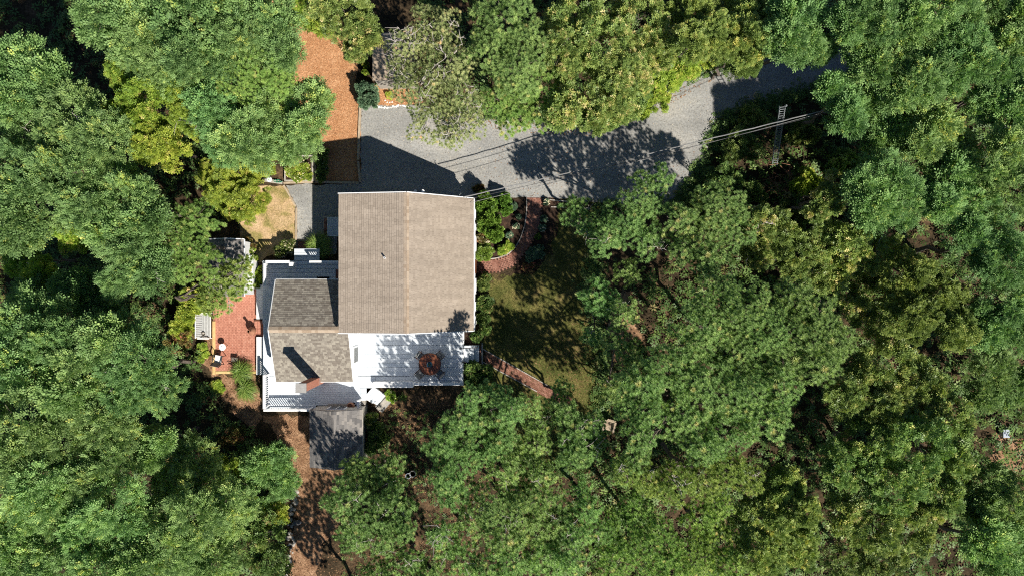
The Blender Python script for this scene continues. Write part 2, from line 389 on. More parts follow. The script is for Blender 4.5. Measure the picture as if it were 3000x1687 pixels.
sheet('lawn', XY(LAWN), 0.008, MAT['lawn'], 0.28, 0.3, 5)
sheet('flower_bed_ground', XY(BED_A), 0.016, MAT['bed'], 0.05, 0.3, 6)
sheet('flower_bed_ground', XY(BED_B), 0.016, MAT['bed'], 0.05, 0.3, 7)
sheet('flower_bed_ground', XY(BED_C), 0.016, MAT['bed'], 0.05, 0.3, 8)
sheet('dirt_path', XY(PATH_S), 0.006, MAT['soil_light'], 0.15, 0.3, 9)
sheet('dirt_path', XY(SIDE_S), 0.010, MAT['soil_light'], 0.12, 0.3, 10)
sheet('dirt_path', XY(SIDE_W), 0.010, MAT['soil_light'], 0.12, 0.3, 11)
sheet('needle_bed_ground', XY(BRICK_BED), 0.006, MAT['mulch'], 0.08, 0.3, 12)
sheet('bare_ground', XY([(2905,1275),(2960,1268),(3010,1290),(3010,1390),(2950,1400),(2905,1360)]), 0.006, MAT['soil_light'], 0.12, 0.3, 14)
sheet('bare_ground', XY([(1800,860),(1860,850),(1880,980),(1860,1060),(1800,1080),(1780,960)]), 0.006, MAT['soil_light'], 0.12, 0.3, 15)

def inside(poly, pts):
    x, y = pts[:,0], pts[:,1]; res = np.zeros(len(pts), bool)
    n = len(poly); j = n-1
    for i in range(n):
        xi, yi = poly[i]; xj, yj = poly[j]
        c = ((yi > y) != (yj > y)) & (x < (xj-xi)*(y-yi)/(yj-yi+1e-12)+xi)
        res ^= c; j = i
    return res

def sample(poly, n, r):
    a = np.array(poly); lo, hi = a.min(0), a.max(0); out = np.zeros((0,2))
    while len(out) < n:
        q = r.uniform(lo, hi, (n*2, 2)); out = np.vstack([out, q[inside(poly, q)]])
    return out[:n]

def instance(T, F, p, d, roll, sc, rnd, up=(0,0,1)):
    """copies of a small template (x = outward, z = face side) at p along d"""
    n, k = len(p), len(T)
    x = d / np.linalg.norm(d, axis=1, keepdims=True)
    u = np.tile(np.array(up, float), (n,1)); bad = np.abs((x*u).sum(1)) > 0.97; u[bad] = (0,1,0.2)
    y = np.cross(u, x); y /= np.linalg.norm(y, axis=1, keepdims=True)
    z = np.cross(x, y)
    c, s = np.cos(roll)[:,None], np.sin(roll)[:,None]
    y, z = y*c + z*s, z*c - y*s
    V = (T[None,:,0:1]*x[:,None] + T[None,:,1:2]*y[:,None] + T[None,:,2:3]*z[:,None]) * sc[:,None,None] + p[:,None]
    FF = (F[None] + (np.arange(n)*k)[:,None,None]).reshape(-1, F.shape[1])
    return V.reshape(-1,3), FF, np.repeat(rnd, k)

def kite(L, W, a=0.0, at=(0,0,0), lift=0.12):
    v = np.array([(0,0,0),(L*0.45,-W/2,lift*W),(L,0,-lift*L*0.6),(L*0.45,W/2,lift*W)])
    c, s = math.cos(a), math.sin(a)
    return np.stack([v[:,0]*c - v[:,1]*s, v[:,0]*s + v[:,1]*c, v[:,2]], 1) + np.array(at)

CHIP_T = np.array([(-0.5,-0.14,0),(0.5,-0.2,0.03),(0.45,0.16,0),(-0.5,0.2,0.03)]); CHIP_F = np.array([(0,1,2,3)])
PEB_T = np.array([(-.5,-.3,0),(.4,-.4,0),(.5,.35,0),(-.35,.4,0),(0,0,.35)]); PEB_F = np.array([(0,1,4),(1,2,4),(2,3,4),(3,0,4)])

def scatter(name, poly, n, T, F, s0, s1, z, mat, seed, tilt=0.3):
    r = np.random.default_rng(seed)
    q = sample(XY(poly), n, r)
    p = np.column_stack([q, np.full(n, z) + r.uniform(0, 0.015, n)])
    a = r.uniform(0, 2*np.pi, n)
    d = np.column_stack([np.cos(a), np.sin(a), r.normal(0, tilt*0.4, n)])
    V, FF, rr = instance(T, F, p, d, r.normal(0, tilt, n), r.uniform(s0, s1, n), r.uniform(0, 1, n))
    o = link(name, np_mesh(name, V, FF, rr), mat); o['kind'] = 'stuff'
    return o

tag(scatter('wood_chips', MULCH, 20000, CHIP_T, CHIP_F, 0.04, 0.10, 0.028, MAT['chip'], 21), 'orange wood chips covering the mulch path', 'wood chips')
tag(scatter('pine_straw', BRICK_BED, 900, CHIP_T, CHIP_F, 0.06, 0.18, 0.014, MAT['chip'], 22), 'reddish pine straw in the bed behind the white stones', 'straw')
tag(scatter('gravel', DRIVE, 9000, PEB_T, PEB_F, 0.02, 0.055, 0.012, MAT['pebble'], 23, 0.0), 'loose grey pebbles strewn over the driveway', 'gravel')
tag(scatter('leaf_litter', PATH_S, 2600, CHIP_T, CHIP_F, 0.03, 0.085, 0.014, MAT['litter'], 24), 'fallen needles and bark on the sunny dirt path', 'leaf litter')
tag(scatter('leaf_litter', SIDE_S, 2200, CHIP_T, CHIP_F, 0.03, 0.085, 0.018, MAT['litter'], 25), 'brown bark chips beside the grey shingled shed', 'leaf litter')
tag(scatter('leaf_litter', SIDE_W, 1800, CHIP_T, CHIP_F, 0.03, 0.085, 0.018, MAT['litter'], 26), 'brown bark chips beside the brick patio', 'leaf litter')
tag(scatter('leaf_litter', PINE_SOIL, 2200, CHIP_T, CHIP_F, 0.03, 0.09, 0.006, MAT['litter'], 27), 'fallen brown needles below the long white deck', 'leaf litter')
r_ = np.random.default_rng(77)
def leaves_on(name, label, quad, n, z, seed, s0=0.05, s1=0.11, parent_tilt=0.1):
    o = scatter(name, quad, n, CHIP_T, CHIP_F, s0, s1, z, MAT['litter'], seed, parent_tilt); return tag(o, label, 'fallen leaves')
leaves_on('fallen_leaves', 'brown leaves drifted along the tree side of the drive', [(1300,320),(1500,350),(1720,352),(1880,300),(2000,250),(2100,230),(1900,340),(1750,400),(1500,390),(1320,350)], 900, 0.016, 28)
leaves_on('fallen_leaves', 'scattered brown leaves over the shaded part of the drive', [(1420,420),(1900,400),(2050,430),(2020,560),(1700,588),(1420,570)], 500, 0.016, 29, 0.04, 0.09)
tag(scatter('needle_litter', [(900,1210),(1420,1150),(1800,850),(1900,1000),(1830,1300),(1700,1500),(1400,1740),(860,1740),(880,1400)], 15000, CHIP_T, CHIP_F, 0.03, 0.10, 0.005, MAT['litter'], 33), 'brown needle litter over the bare floor under the pines', 'needle litter')
BLADE3 = np.array([(0,-.06,0),(0,.06,0),(1,0,0)]); BLADE3F = np.array([(0,1,2)])
def turf(name, poly, n, s0, s1, mat, seed, label, clump=None):
    r = np.random.default_rng(seed)
    q = sample(XY(poly), n, r)
    if clump:
        k = (np.sin(q[:,0]*2.1+1.3)+np.sin(q[:,1]*2.7+q[:,0]*1.1)+np.sin((q[:,0]-q[:,1])*4.3)*0.7)
        q = q[k > clump]
    n = len(q)
    p = np.column_stack([q, np.full(n, 0.008)])
    a = r.uniform(0, 2*np.pi, n)
    d = np.column_stack([np.cos(a), np.sin(a), r.uniform(0.3, 1.6, n)])
    V, FF, rr = instance(BLADE3, BLADE3F, p, d, r.normal(0, .8, n), r.uniform(s0, s1, n), r.uniform(0, 1, n))
    o = link(name, np_mesh(name, V, FF, rr), mat)
    tag(o, label, 'grass', kind='stuff')
turf('grass', [(1500+(x-1560)*1.06+60, 843+(y-960)*1.04+117) for x, y in LAWN], 46000, 0.07, 0.17, MAT['grass'], 31, 'shaded olive lawn grass between house and pines')
turf('grass', DRYLAWN, 9000, 0.05, 0.12, MAT['straw'], 32, 'parched straw coloured grass beside the gravel lane', 0.2)

# ------------------------------------------------------------------ pieces that share mesh data
def piece_mesh(name, size, mat, rnd, wedge=0.0):
    mb = MB().box((-size[0]/2, -size[1]/2, -size[2]), (size[0]/2, size[1]/2, 0), rnd)
    me = mb.mesh(name); me.materials.append(mat); return me

def place(name, me, parent, loc, rot=None):
    """rot: 3x3 matrix or a z angle"""
    o = bpy.data.objects.new(name, me); COL.objects.link(o); o.parent = parent
    l = Vector(loc) - org(parent)
    if rot is None: o.location = l
    elif isinstance(rot, (int, float)): o.location = l; o.rotation_euler = (0, 0, rot)
    else: o.matrix_local = Matrix.Translation(l) @ rot.to_4x4()
    return o

def brick_field(parent, spots, size, mat, seed, limit=300, key=None):
    """spots: (x, y, z, angle). The largest-showing ones as bricks, the rest joined."""
    r = random.Random(seed)
    var = [piece_mesh('brick', (size[0]*f, size[1], size[2]), mat, k/9) for k, f in zip(range(10), [1,.98,1,.97,1,.99,1,.96,1,.98])]
    if key: spots = sorted(spots, key=key)
    rest = MB()
    for i, (x, y, z, a) in enumerate(spots):
        zz = z + r.uniform(-0.003, 0.004); aa = a + r.gauss(0, 0.012)
        if i < limit: place('brick', r.choice(var), parent, (x, y, zz), aa)
        else:
            u = Vector((math.cos(aa), math.sin(aa), 0)); v = Vector((-u.y, u.x, 0))
            rest.abox((x, y, zz-size[2]/2), u, v, Vector((0,0,1)), size[0]/2, size[1]/2, size[2]/2, r.random())
    if rest.v:
        o = rest.build('brick_rows', mat, parent); o['kind'] = 'stuff'

# ------------------------------------------------------------------ brick patio and brick paths (part of the setting)
def rect_px(x0, y0, x1, y1, z):
    a, b = P(x0, y1, z), P(x1, y0, z)
    return a.x, a.y, b.x, b.y

x0, y0, x1, y1 = rect_px(624, 838, 752, 1094, 0.05)
pat = MB().box((x0, y0, -0.05), (x1, y1, 0.035)).build('patio_pavement', MAT['sandjoint']); pat['kind'] = 'structure'
spots = []
yy = y0 + 0.20; row = 0
xx = x0 + 0.2
while xx < x1 - 0.02:
    yy = y0 + 0.20 + (0.10 if row % 2 else 0.0)
    while yy < y1 - 0.15:
        spots.append((xx, yy, 0.052, math.pi/2)); yy += 0.205
    xx += 0.104; row += 1
brick_field(pat, spots, (0.196, 0.097, 0.04), MAT['brick'], 41, key=lambda s: abs(s[1]+3.6) + abs(s[0]+17.5))
def timber(name, label, a, b, w, z0, z1, mat, group=None):
    a, b = P(*a), P(*b)
    o = MB().beam((a.x, a.y, (z0+z1)/2), (b.x, b.y, (z0+z1)/2), w, z1-z0).build(name, mat, bevel=0.008)
    return tag(o, label, 'timber', group)
timber('edging_timber', 'pale yellow timber along the western side of the brick patio', (628,940), (628,1096), 0.19, -0.03, 0.095, MAT['timber_new'])
timber('edging_timber', 'pale yellow timber along the foot of the brick patio', (633,1090), (750,1090), 0.17, -0.03, 0.09, MAT['timber_new'])
timber('edging_timber', 'short pale timber at the shed end of the brick patio', (712,842), (751,842), 0.18, -0.03, 0.09, MAT['timber_new'])

L_EDGE = [(1543,580),(1543,620),(1538,660),(1525,700),(1508,728),(1485,747),(1455,757),(1420,760),(1388,760)]
R_EDGE = [(1590,580),(1588,630),(1582,668),(1567,702),(1547,732),(1524,762),(1500,785),(1462,799),(1388,803)]
def resample(pts, n):
    a = np.array(XY(pts)); d = np.r_[0, np.cumsum(np.linalg.norm(np.diff(a, axis=0), axis=1))]
    t = np.linspace(0, d[-1], n); return np.column_stack([np.interp(t, d, a[:,0]), np.interp(t, d, a[:,1])])
NL = 66
Lc, Rc = resample(L_EDGE, NL), resample(R_EDGE, NL)
fp = MB()
fp.prism([tuple(p) for p in Lc] + [tuple(p) for p in Rc[::-1]], -0.05, 0.024)
fpo = fp.build('front_path', MAT['bed']); fpo['kind'] = 'structure'
spots = []
for i in range(NL-1):
    a, b = (Lc[i]+Lc[i+1])/2, (Rc[i]+Rc[i+1])/2
    w = np.linalg.norm(b-a); n = max(3, int(round(w/0.205))); ang = math.atan2(*(b-a)[::-1])
    for k in range(n + (i % 2)):
        t = (k + (0.5 if i % 2 == 0 else 0.0)) / n
        if t < 0.05 or t > 0.95: continue
        q = a + (b-a)*t; spots.append((q[0], q[1], 0.04, ang))
brick_field(fpo, spots, (0.193, 0.098, 0.05), MAT['brick_old'], 42, key=lambda s: s[0]+s[1])
for i in range(0, NL-3, 3):
    m = MB(); a, b = Lc[i], Lc[i+3]
    m.beam((a[0], a[1], 0.05), (b[0]-0.01, b[1], 0.05), 0.07, 0.10, random.random())
    m.build('edging_stone', MAT['stone'], fpo, bevel=0.01)

dA = [P(1416,1022), P(1604,1128), P(1668,1168)]; dB = [P(1416,1060), P(1574,1146), P(1640,1186)]
dp = MB().prism([(p.x,p.y) for p in dA] + [(p.x,p.y) for p in dB[::-1]], -0.05, 0.022).build('side_path', MAT['bed']); dp['kind'] = 'structure'
da = (dA[1]-dA[0]); wdir = (dB[0]-dA[0])
spots = []
Ld = (dA[2]-dA[0]).length; udir = da.normalized(); vdir = Vector((udir.y, -udir.x, 0))
start = (dA[0]+dB[0])/2
for i in range(int(Ld/0.205)+1):
    for k in range(-3, 4):
        t = i*0.205 + (0.1 if k % 2 else 0)
        q = start + udir*(t-0.05) + vdir*(k*0.103)
        if q.x < dA[0].x + 0.1: continue
        spots.append((q.x, q.y, 0.04, math.atan2(udir.y, udir.x)))
brick_field(dp, spots, (0.196, 0.098, 0.05), MAT['brick_old'], 43)
for A in (dA, dB):
    n = 8
    for i in range(n):
        a = A[0].lerp(A[1], i/n); b = A[0].lerp(A[1], (i+0.97)/n)
        MB().beam((a.x,a.y,0.045), (b.x,b.y,0.045), 0.06, 0.09, random.random()).build('edging_stone', MAT['timber_grey'], dp, bevel=0.008)
timber('edging_timber', 'weathered timber across the head of the diagonal brick path', (1413,1004), (1413,1066), 0.10, -0.02, 0.10, MAT['timber_grey'])
x0, y0, x1, y1 = rect_px(1402, 1008, 1411, 1064, 0.03)
sp = MB().box((x0,y0,-0.04),(x1,y1,0.018)).build('step_pavement', MAT['bed']); sp['kind'] = 'structure'
brick_field(sp, [(x0+0.1, y0+0.06+i*0.104, 0.035, 0.0) for i in range(int((y1-y0)/0.104))], (0.19,0.097,0.04), MAT['brick_old'], 44)

# timbers that hold the mulch and the lane
timber('edging_timber', 'long pale timber between orange mulch and gravel drive', (1056,316), (1050,470), 0.14, -0.02, 0.16, MAT['timber'])
timber('edging_timber', 'shaded timber continuing the mulch edge down to its corner', (1050,473), (1056,536), 0.14, -0.02, 0.155, MAT['timber'])
timber('edging_timber', 'timber along the shaded foot of the orange mulch', (925,534), (1052,537), 0.14, -0.02, 0.15, MAT['timber'])
timber('edging_timber', 'sunlit timber below the raised flower bed', (832,537), (922,534), 0.12, -0.02, 0.15, MAT['timber'])
timber('edging_timber', 'grey plank under the green hose at the lane corner', (770,528), (828,536), 0.20, -0.02, 0.14, MAT['timber_grey'])
timber('edging_timber', 'slanting timber between parched grass and gravel lane', (832,543), (868,606), 0.10, -0.02, 0.11, MAT['timber'])
timber('edging_timber', 'straight timber between parched grass and gravel lane', (869,609), (868,722), 0.10, -0.02, 0.11, MAT['timber'])
timber('edging_timber', 'pale timber at the end of the gravel lane above brick landing', (871,705), (912,705), 0.08, -0.02, 0.10, MAT['timber'])
x0, y0, x1, y1 = rect_px(872, 708, 914, 730, 0.04)
bl = MB().box((x0,y0,-0.04),(x1,y1,0.03)).build('landing_pavement', MAT['sandjoint']); bl['kind'] = 'structure'
brick_field(bl, [(x0+0.1+i*0.2+(0.1 if j%2 else 0), y0+0.05+j*0.1, 0.045, 0.0) for j in range(4) for i in range(4)], (0.19,0.094,0.04), MAT['brick'], 45)

# ------------------------------------------------------------------ house
def roof_slope(parent, E0, E1, R0, R1, mat, slab_mat, individual=0, expo=0.143, tab=0.30, jitter=0.5, seed=1, thick=0.12, butt=0.012):
    """slab from eave line E0-E1 to ridge line R0-R1 with overlapping shingle courses laid on it"""
    E0, E1, R0, R1 = map(Vector, (E0, E1, R0, R1))
    u = (E1-E0).normalized(); v = ((R0+R1)/2-(E0+E1)/2); v = (v - u*v.dot(u)).normalized()
    n = u.cross(v)
    if n.z < 0: n = -n
    mb = MB()
    lo = [p - Vector((0,0,thick)) for p in (E0,E1,R1,R0)]
    mb.add(lo + [E0,E1,R1,R0], [(0,3,2,1),(4,5,6,7),(0,1,5,4),(1,2,6,5),(2,3,7,6),(3,0,4,7)])
    roof = mb.build('roof', slab_mat, parent)
    Ls = ((R0+R1)/2-(E0+E1)/2).dot(v); W = (E1-E0).length
    r = random.Random(seed); nc = int(Ls/expo); ex = Ls/nc
    items = []
    for c in range(nc):
        s = -r.uniform(0, tab)
        while s < W:
            w = tab*r.choice((0.6, 0.8, 1.0, 1.2, 1.5)) if jitter else tab
            a, b = max(s, 0.0), min(s+w, W)
            if b - a > 0.03: items.append((c, a, b, r.random()))
            s += w
    tilt = butt/ex
    vt = (v - n*tilt).normalized(); nt_ = u.cross(vt)
    if nt_.z < 0: nt_ = -nt_
    R = Matrix((u, vt, u.cross(vt))).transposed()
    rest = MB(); cache = {}; made = 0
    items_order = items if not individual else sorted(items, key=lambda q: -(q[2]-q[1]))
    for c, a, b, rn in items_order:
        cen = E0 + u*((a+b)/2) + v*((c+0.5)*ex + 0.012 + r.uniform(-0.007, 0.007)) + n*(0.001 + butt)
        if made < individual and b-a > 0.08:
            k = (round((b-a)/0.03), int(rn*8))
            if k not in cache:
                m = MB().box((-(k[0]*0.03-0.006)/2, -ex/2-0.02, -0.006), ((k[0]*0.03-0.006)/2, ex/2+0.02, 0.006), (k[1]+0.5)/8)
                me = m.mesh('shingle'); me.materials.append(mat); cache[k] = me
            place('shingle', cache[k], roof, cen, R); made += 1
        else:
            rest.abox(cen, u, vt, nt_, (b-a)/2-0.003, ex/2+0.02, 0.006, rn)
    if rest.v:
        o = rest.build('shingle_courses', mat, roof); o['kind'] = 'stuff'
    return roof

def ridge_caps(parent, A, B, nl, nr, mat, step=0.19, half=0.16, seed=3):
    A, B = Vector(A), Vector(B); u = (B-A).normalized(); L = (B-A).length; r = random.Random(seed)
    k = int(L/step); mb = MB()
    for i in range(k):
        c = A + u*((i+0.5)*L/k)
        for d in (nl, nr):
            d = Vector(d).normalized(); nrm = u.cross(d); nrm = nrm if nrm.z > 0 else -nrm
            rr = r.random()
            mb.abox(c + d*half/2 + nrm*0.03, u, d, nrm, L/k/2*1.03, half/2, 0.007 + 0.004*(i % 2), rr)
    mb.build('ridge_cap', mat, parent)['kind'] = 'stuff'

HX0, HXR, HX1 = -9.94, -5.99, -2.33           # west eave, ridge, east eave
HY0, HY1 = -2.56, 5.39
ZL, ZR, ZE = 4.9, 5.55, 2.5
house = thing('house', 'white shingled house with tan gable roof and lower brown wing beside white deck', 'house', (-7.5, 1.0, 0))
mb = MB()      # main walls with gable tops
wx0, wx1, wy0, wy1 = HX0+0.18, -2.295, HY0+0.14, HY1-0.14
for yv in (wy0, wy1):
    pass
prof = [(wx0,0),(wx1,0),(wx1,ZE-0.14),(HXR,ZR-0.16),(wx0,ZL-0.14)]
n = len(prof)
mb.add([(x,wy0,z) for x,z in prof] + [(x,wy1,z) for x,z in prof],
       [tuple(range(n)), tuple(range(n,2*n))[::-1]] + [(i,(i+1)%n+0,(i+1)%n+n,i+n)[::-1] for i in range(n)])
mb.build('wall', MAT['white'], house)
roof_slope(house, (HX0,HY0,ZL),(HX0,HY1,ZL),(HXR,HY0,ZR),(HXR,HY1,ZR), MAT['roof_tan'], MAT['roof_felt'], seed=51, tab=0.26, expo=0.137, butt=0.024)
roof_slope(house, (HX1,HY1,ZE+0.03),(HX1,HY0,ZE+0.03),(HXR,HY1,ZR),(HXR,HY0,ZR), MAT['roof_tan'], MAT['roof_felt'], seed=52, tab=0.24)
ridge_caps(house, (HXR,HY0,ZR), (HXR,HY1,ZR), (-1,0,-0.16), (1,0,-0.84), MAT['cap'], half=0.17)
MB().box((HX1-0.015,HY0,ZE-0.10),(HX1+0.085,HY1,ZE-0.0)).build('gutter', MAT['white'], house, bevel=0.012)
for yv, s in ((HY0,-1),(HY1,1)):
    m = MB()
    a = 0.035*s
    for A, B in (((HX0-0.05,yv+a,ZL-0.06),(HXR,yv+a,ZR-0.06)),((HXR,yv+a,ZR-0.06),(HX1,yv+a,ZE-0.06))):
        m.beam(A, B, 0.05, 0.17)
    m.build('rake_board', MAT['white'], house)
def window_x(parent, x, yc, w, zc, h, s=1):
    """window on a wall facing +x (s=1)"""
    m = MB()
    for dy in (-w/2, w/2): m.box((min(x,x+0.07*s), yc+dy-0.035, zc-h/2), (max(x,x+0.07*s), yc+dy+0.035, zc+h/2))
    for dz in (-h/2, 0, h/2): m.box((min(x,x+0.072*s), yc-w/2-0.03, zc+dz-0.03), (max(x,x+0.072*s), yc+w/2+0.03, zc+dz+0.03))
    for dy in (-w/6, w/6): m.box((min(x,x+0.055*s), yc+dy-0.012, zc-h/2), (max(x,x+0.055*s), yc+dy+0.012, zc+h/2))
    f = m.build('window', MAT['white'], parent)
    MB().box((min(x,x+0.025*s), yc-w/2, zc-h/2), (max(x,x+0.025*s), yc+w/2, zc+h/2)).build('pane', MAT['glass'], f)
for py, w in ((638,0.85),(658,0.6),(714,0.85),(838,0.9),(905,0.85),(930,0.8)):
    window_x(house, -2.30, P(0,py,1.5).y, w, 1.55, 1.3)
m = MB().box((-2.31, P(0,802,0).y, 0.16), (-2.24, P(0,764,0).y, 2.2)); m.build('door', MAT['table_wood'], house)
# wing
WX0, WX1 = -14.17, -9.56
WYR, WYN, WYS = -2.41, 0.48, -5.60
WZR, WZN, WZS = 4.3, 2.9, 2.82
roof_slope(house, (WX0,WYN,WZN),(-9.80,WYN,WZN),(WX0,WYR,WZR),(-9.80,WYR,WZR), MAT['roof_mix'], MAT['roof_grey'], seed=53, tab=0.17, expo=0.118)
roof_slope(house, (WX1,WYS,WZS),(WX0,WYS,WZS),(WX1,WYR,WZR),(WX0,WYR,WZR), MAT['roof_mix'], MAT['roof_grey'], individual=300, seed=54, tab=0.17, expo=0.118)
ridge_caps(house, (WX0,WYR,WZR), (HX0,WYR,WZR), (0,1,-0.48), (0,-1,-0.46), MAT['cap'], half=0.19, seed=5)
mb = MB()
prof = [(WYN-0.12,0),(WYN-0.12,WZN-0.14),(WYR,WZR-0.14),(WYS+0.12,WZS-0.14),(WYS+0.12,0)]
n = len(prof); xa, xb = WX0+0.10, WX1-0.05
mb.add([(xa,y,z) for y,z in prof] + [(xb,y,z) for y,z in prof],
       [tuple(range(n))[::-1], tuple(range(n,2*n))] + [(i,(i+1)%n,(i+1)%n+n,i+n) for i in range(n)])
mb.build('wall', MAT['white'], house)
m = MB()
for xx in (WX0-0.03, WX1+0.03):
    m.beam((xx,WYN,WZN-0.05),(xx,WYR,WZR-0.05),0.05,0.14); m.beam((xx,WYR,WZR-0.05),(xx,WYS,WZS-0.05),0.05,0.14)
m.build('rake_board', MAT['white'], house)
MB().box((WX0,WYN-0.02,WZN-0.14),(-9.80,WYN+0.06,WZN-0.01)).build('fascia', MAT['white'], house)
MB().box((WX0,WYS-0.05,WZS-0.14),(WX1,WYS+0.02,WZS-0.01)).build('fascia', MAT['white'], house)
# triangular side window frame of the wing, with a screen, facing the long deck
xw = WX1-0.05
f = MB().box((xw, -4.62, 1.15),(xw+0.05,-3.55,2.55)).build('window', MAT['white'], house)
MB().box((xw+0.051, -4.52, 1.25),(xw+0.062,-3.65,2.45)).build('pane', MAT['screen'], f)
# chimney on the south side of the wing, brick courses with a concrete cap
cx, cy, cw, cd = -11.76, -5.56, 0.25, 0.22
ch = MB().box((cx-cw+0.015,cy-cd+0.015,0),(cx+cw-0.015,cy+cd-0.015,6.22)).build('chimney', MAT['mortar'], house)
m = MB(); r = random.Random(9); zz = 1.0; row = 0
while zz < 6.16:
    for sx, ux, uy, half in ((0,1,0,cw),(1,0,1,cd)):
        off = 0.1 if (row+sx) % 2 else 0.0
        for sgn in (-1,1):
            t = -half + 0.001 - off
            while t < half:
                a, b = max(t,-half), min(t+0.2,half)
                if b-a > 0.03:
                    if sx == 0: c = (cx+(a+b)/2, cy+sgn*(cd-0.01), zz); uu, vv = Vector((1,0,0)), Vector((0,1,0))
                    else: c = (cx+sgn*(cw-0.01), cy+(a+b)/2, zz); uu, vv = Vector((0,1,0)), Vector((1,0,0))
                    m.abox(c, uu, vv, Vector((0,0,1)), (b-a)/2-0.005, 0.012+0.002*sx, 0.031, r.random())
                t += 0.2
    zz += 0.072; row += 1
m.build('brick_courses', MAT['brick'], ch)['kind'] = 'stuff'
MB().box((cx-cw-0.05,cy-cd-0.05,6.2),(cx+cw+0.05,cy+cd+0.05,6.30)).build('chimney_cap', MAT['concrete'], ch, bevel=0.01)
MB().box((cx-cw-0.02,cy-cd-0.02,3.0),(cx+cw+0.02,cy+cd+0.02,3.04)).build('flashing', MAT['grey_metal'], ch)
# plumbing vent on the tan roof
vp = P(1129,756,5.25)
MB().lathe((vp.x,vp.y,5.05),[(0.055,0),(0.055,0.62),(0.04,0.62),(0.04,0.5)],14).build('vent_pipe', MAT['white'], house)
MB().abox((vp.x-0.03,vp.y,5.28),Vector((1,0,0.165)).normalized(),Vector((0,1,0)),Vector((-0.165,0,1)).normalized(),0.16,0.14,0.012).build('vent_flashing', MAT['white'], house)
# floodlights under the north rake, service mast at the east corner
g = P(1226,568,4.9)
for dx in (-0.22, 0.22):
    MB().lathe((g.x+dx, HY1+0.20, 4.42),[(0.05,0),(0.09,0.12),(0.09,0.16)],12).build('floodlight', MAT['white'], house)
MB().beam((g.x-0.25,HY1+0.10,4.5),(g.x+0.25,HY1+0.10,4.5),0.06,0.06).build('floodlight_bracket', MAT['white'], house)
q = P(1346,576,3.4)
MB().tube([(q.x,HY1+0.14,2.0),(q.x,HY1+0.16,3.2),(q.x+0.08,HY1+0.22,3.3)],[0.03,0.03,0.035],8).build('service_mast', MAT['grey_metal'], house)

# ------------------------------------------------------------------ deck
ZD = 0.9
deck = thing('deck', 'white painted deck wrapping three sides of the brown wing', 'deck', (-10, -4, 0))
def boards(x0, x1, y0, y1, pitch, along='x', z=ZD, mat=None):
    mat = mat or MAT['deck']
    L, W = (x1-x0, y1-y0) if along == 'x' else (y1-y0, x1-x0)
    k = max(1, round(W/pitch)); p = W/k
    var = [piece_mesh('deck_board', (L-0.004, p-(0.008 if pitch < 0.2 else 0.014), 0.035), mat, i/4) for i in range(5)]
    for i in range(k):
        me = random.choice(var); dz = random.uniform(-0.002, 0.002)
        if along == 'x': place('deck_board', me, deck, ((x0+x1)/2, y0+(i+0.5)*p, z+dz))
        else: place('deck_board', me, deck, (x0+(i+0.5)*p, (y0+y1)/2, z+dz), math.pi/2)
D = lambda px, py: P(px, py, ZD)
wW = D(770,0).x; wI = D(812,0).x
nT, nB = D(0,764).y, D(0,836).y
sT, sB = WYS+0.10, -7.52
eR = D(1357,0).x; eB = D(0,1127).y
deckpx = []
boards(wW+0.02, -9.80, nB, nT, 0.27)                               # north deck
boards(D(862,0).x, D(936,0).x, nT+0.012, D(0,729).y, 0.27)         # walkway in from the lane
boards(wW+0.02, wI, sT, nB-0.012, 0.14, 'y')                       # west strip
boards(wW+0.02, -12.27, sB, sT-0.012, 0.14)                        # south deck, west of the shed
boards(-12.262, D(1056,0).x-0.006, -7.32, sT-0.012, 0.14)          # south deck in front of the shed
boards(D(1056,0).x, D(1100,0).x, D(0,1136).y, sT-0.012, 0.14)
boards(D(1056,0).x, D(1074,0).x, D(0,1172).y, D(0,1136).y-0.008, 0.14)
boards(WX1-0.06, D(1202,0).x, sT+0.004, HY0+0.10, 0.27)            # long deck
boards(D(1202,0).x+0.11, eR, eB, HY0+0.10, 0.27)
boards(D(1100,0).x+0.01, D(1202,0).x, eB, sT-0.008, 0.27)
MB().box((D(1202,0).x+0.004, eB, ZD-0.04),(D(1202,0).x+0.104, HY0+0.10, ZD+0.003)).build('divider_board', MAT['deck'], deck)
MB().box((wW+0.05,sB+0.03,0.3),(wI-0.02,nT-0.03,ZD-0.06)).box((wI,0.4,0.3),(-9.85,nT-0.03,ZD-0.07)).box((wI,-7.3,0.3),(-9.2,sT,ZD-0.08)).box((-9.45,eB+0.04,0.3),(eR-0.04,HY0-0.02,ZD-0.065)).build('frame', MAT['timber_grey'], deck)
m = MB()      # skirts
m.box((wW-0.02,-2.2,0.2),(wW+0.016,nT,ZD-0.002)).box((wW-0.02,sB-0.024,0.12),(-12.27,sB-0.004,ZD-0.003)).box((eR+0.004,eB-0.02,0.15),(eR+0.03,HY0+0.1,ZD-0.002)).box((D(1100,0).x,eB-0.028,0.15),(eR,eB-0.006,ZD-0.003))
m.build('skirt', MAT['white'], deck)

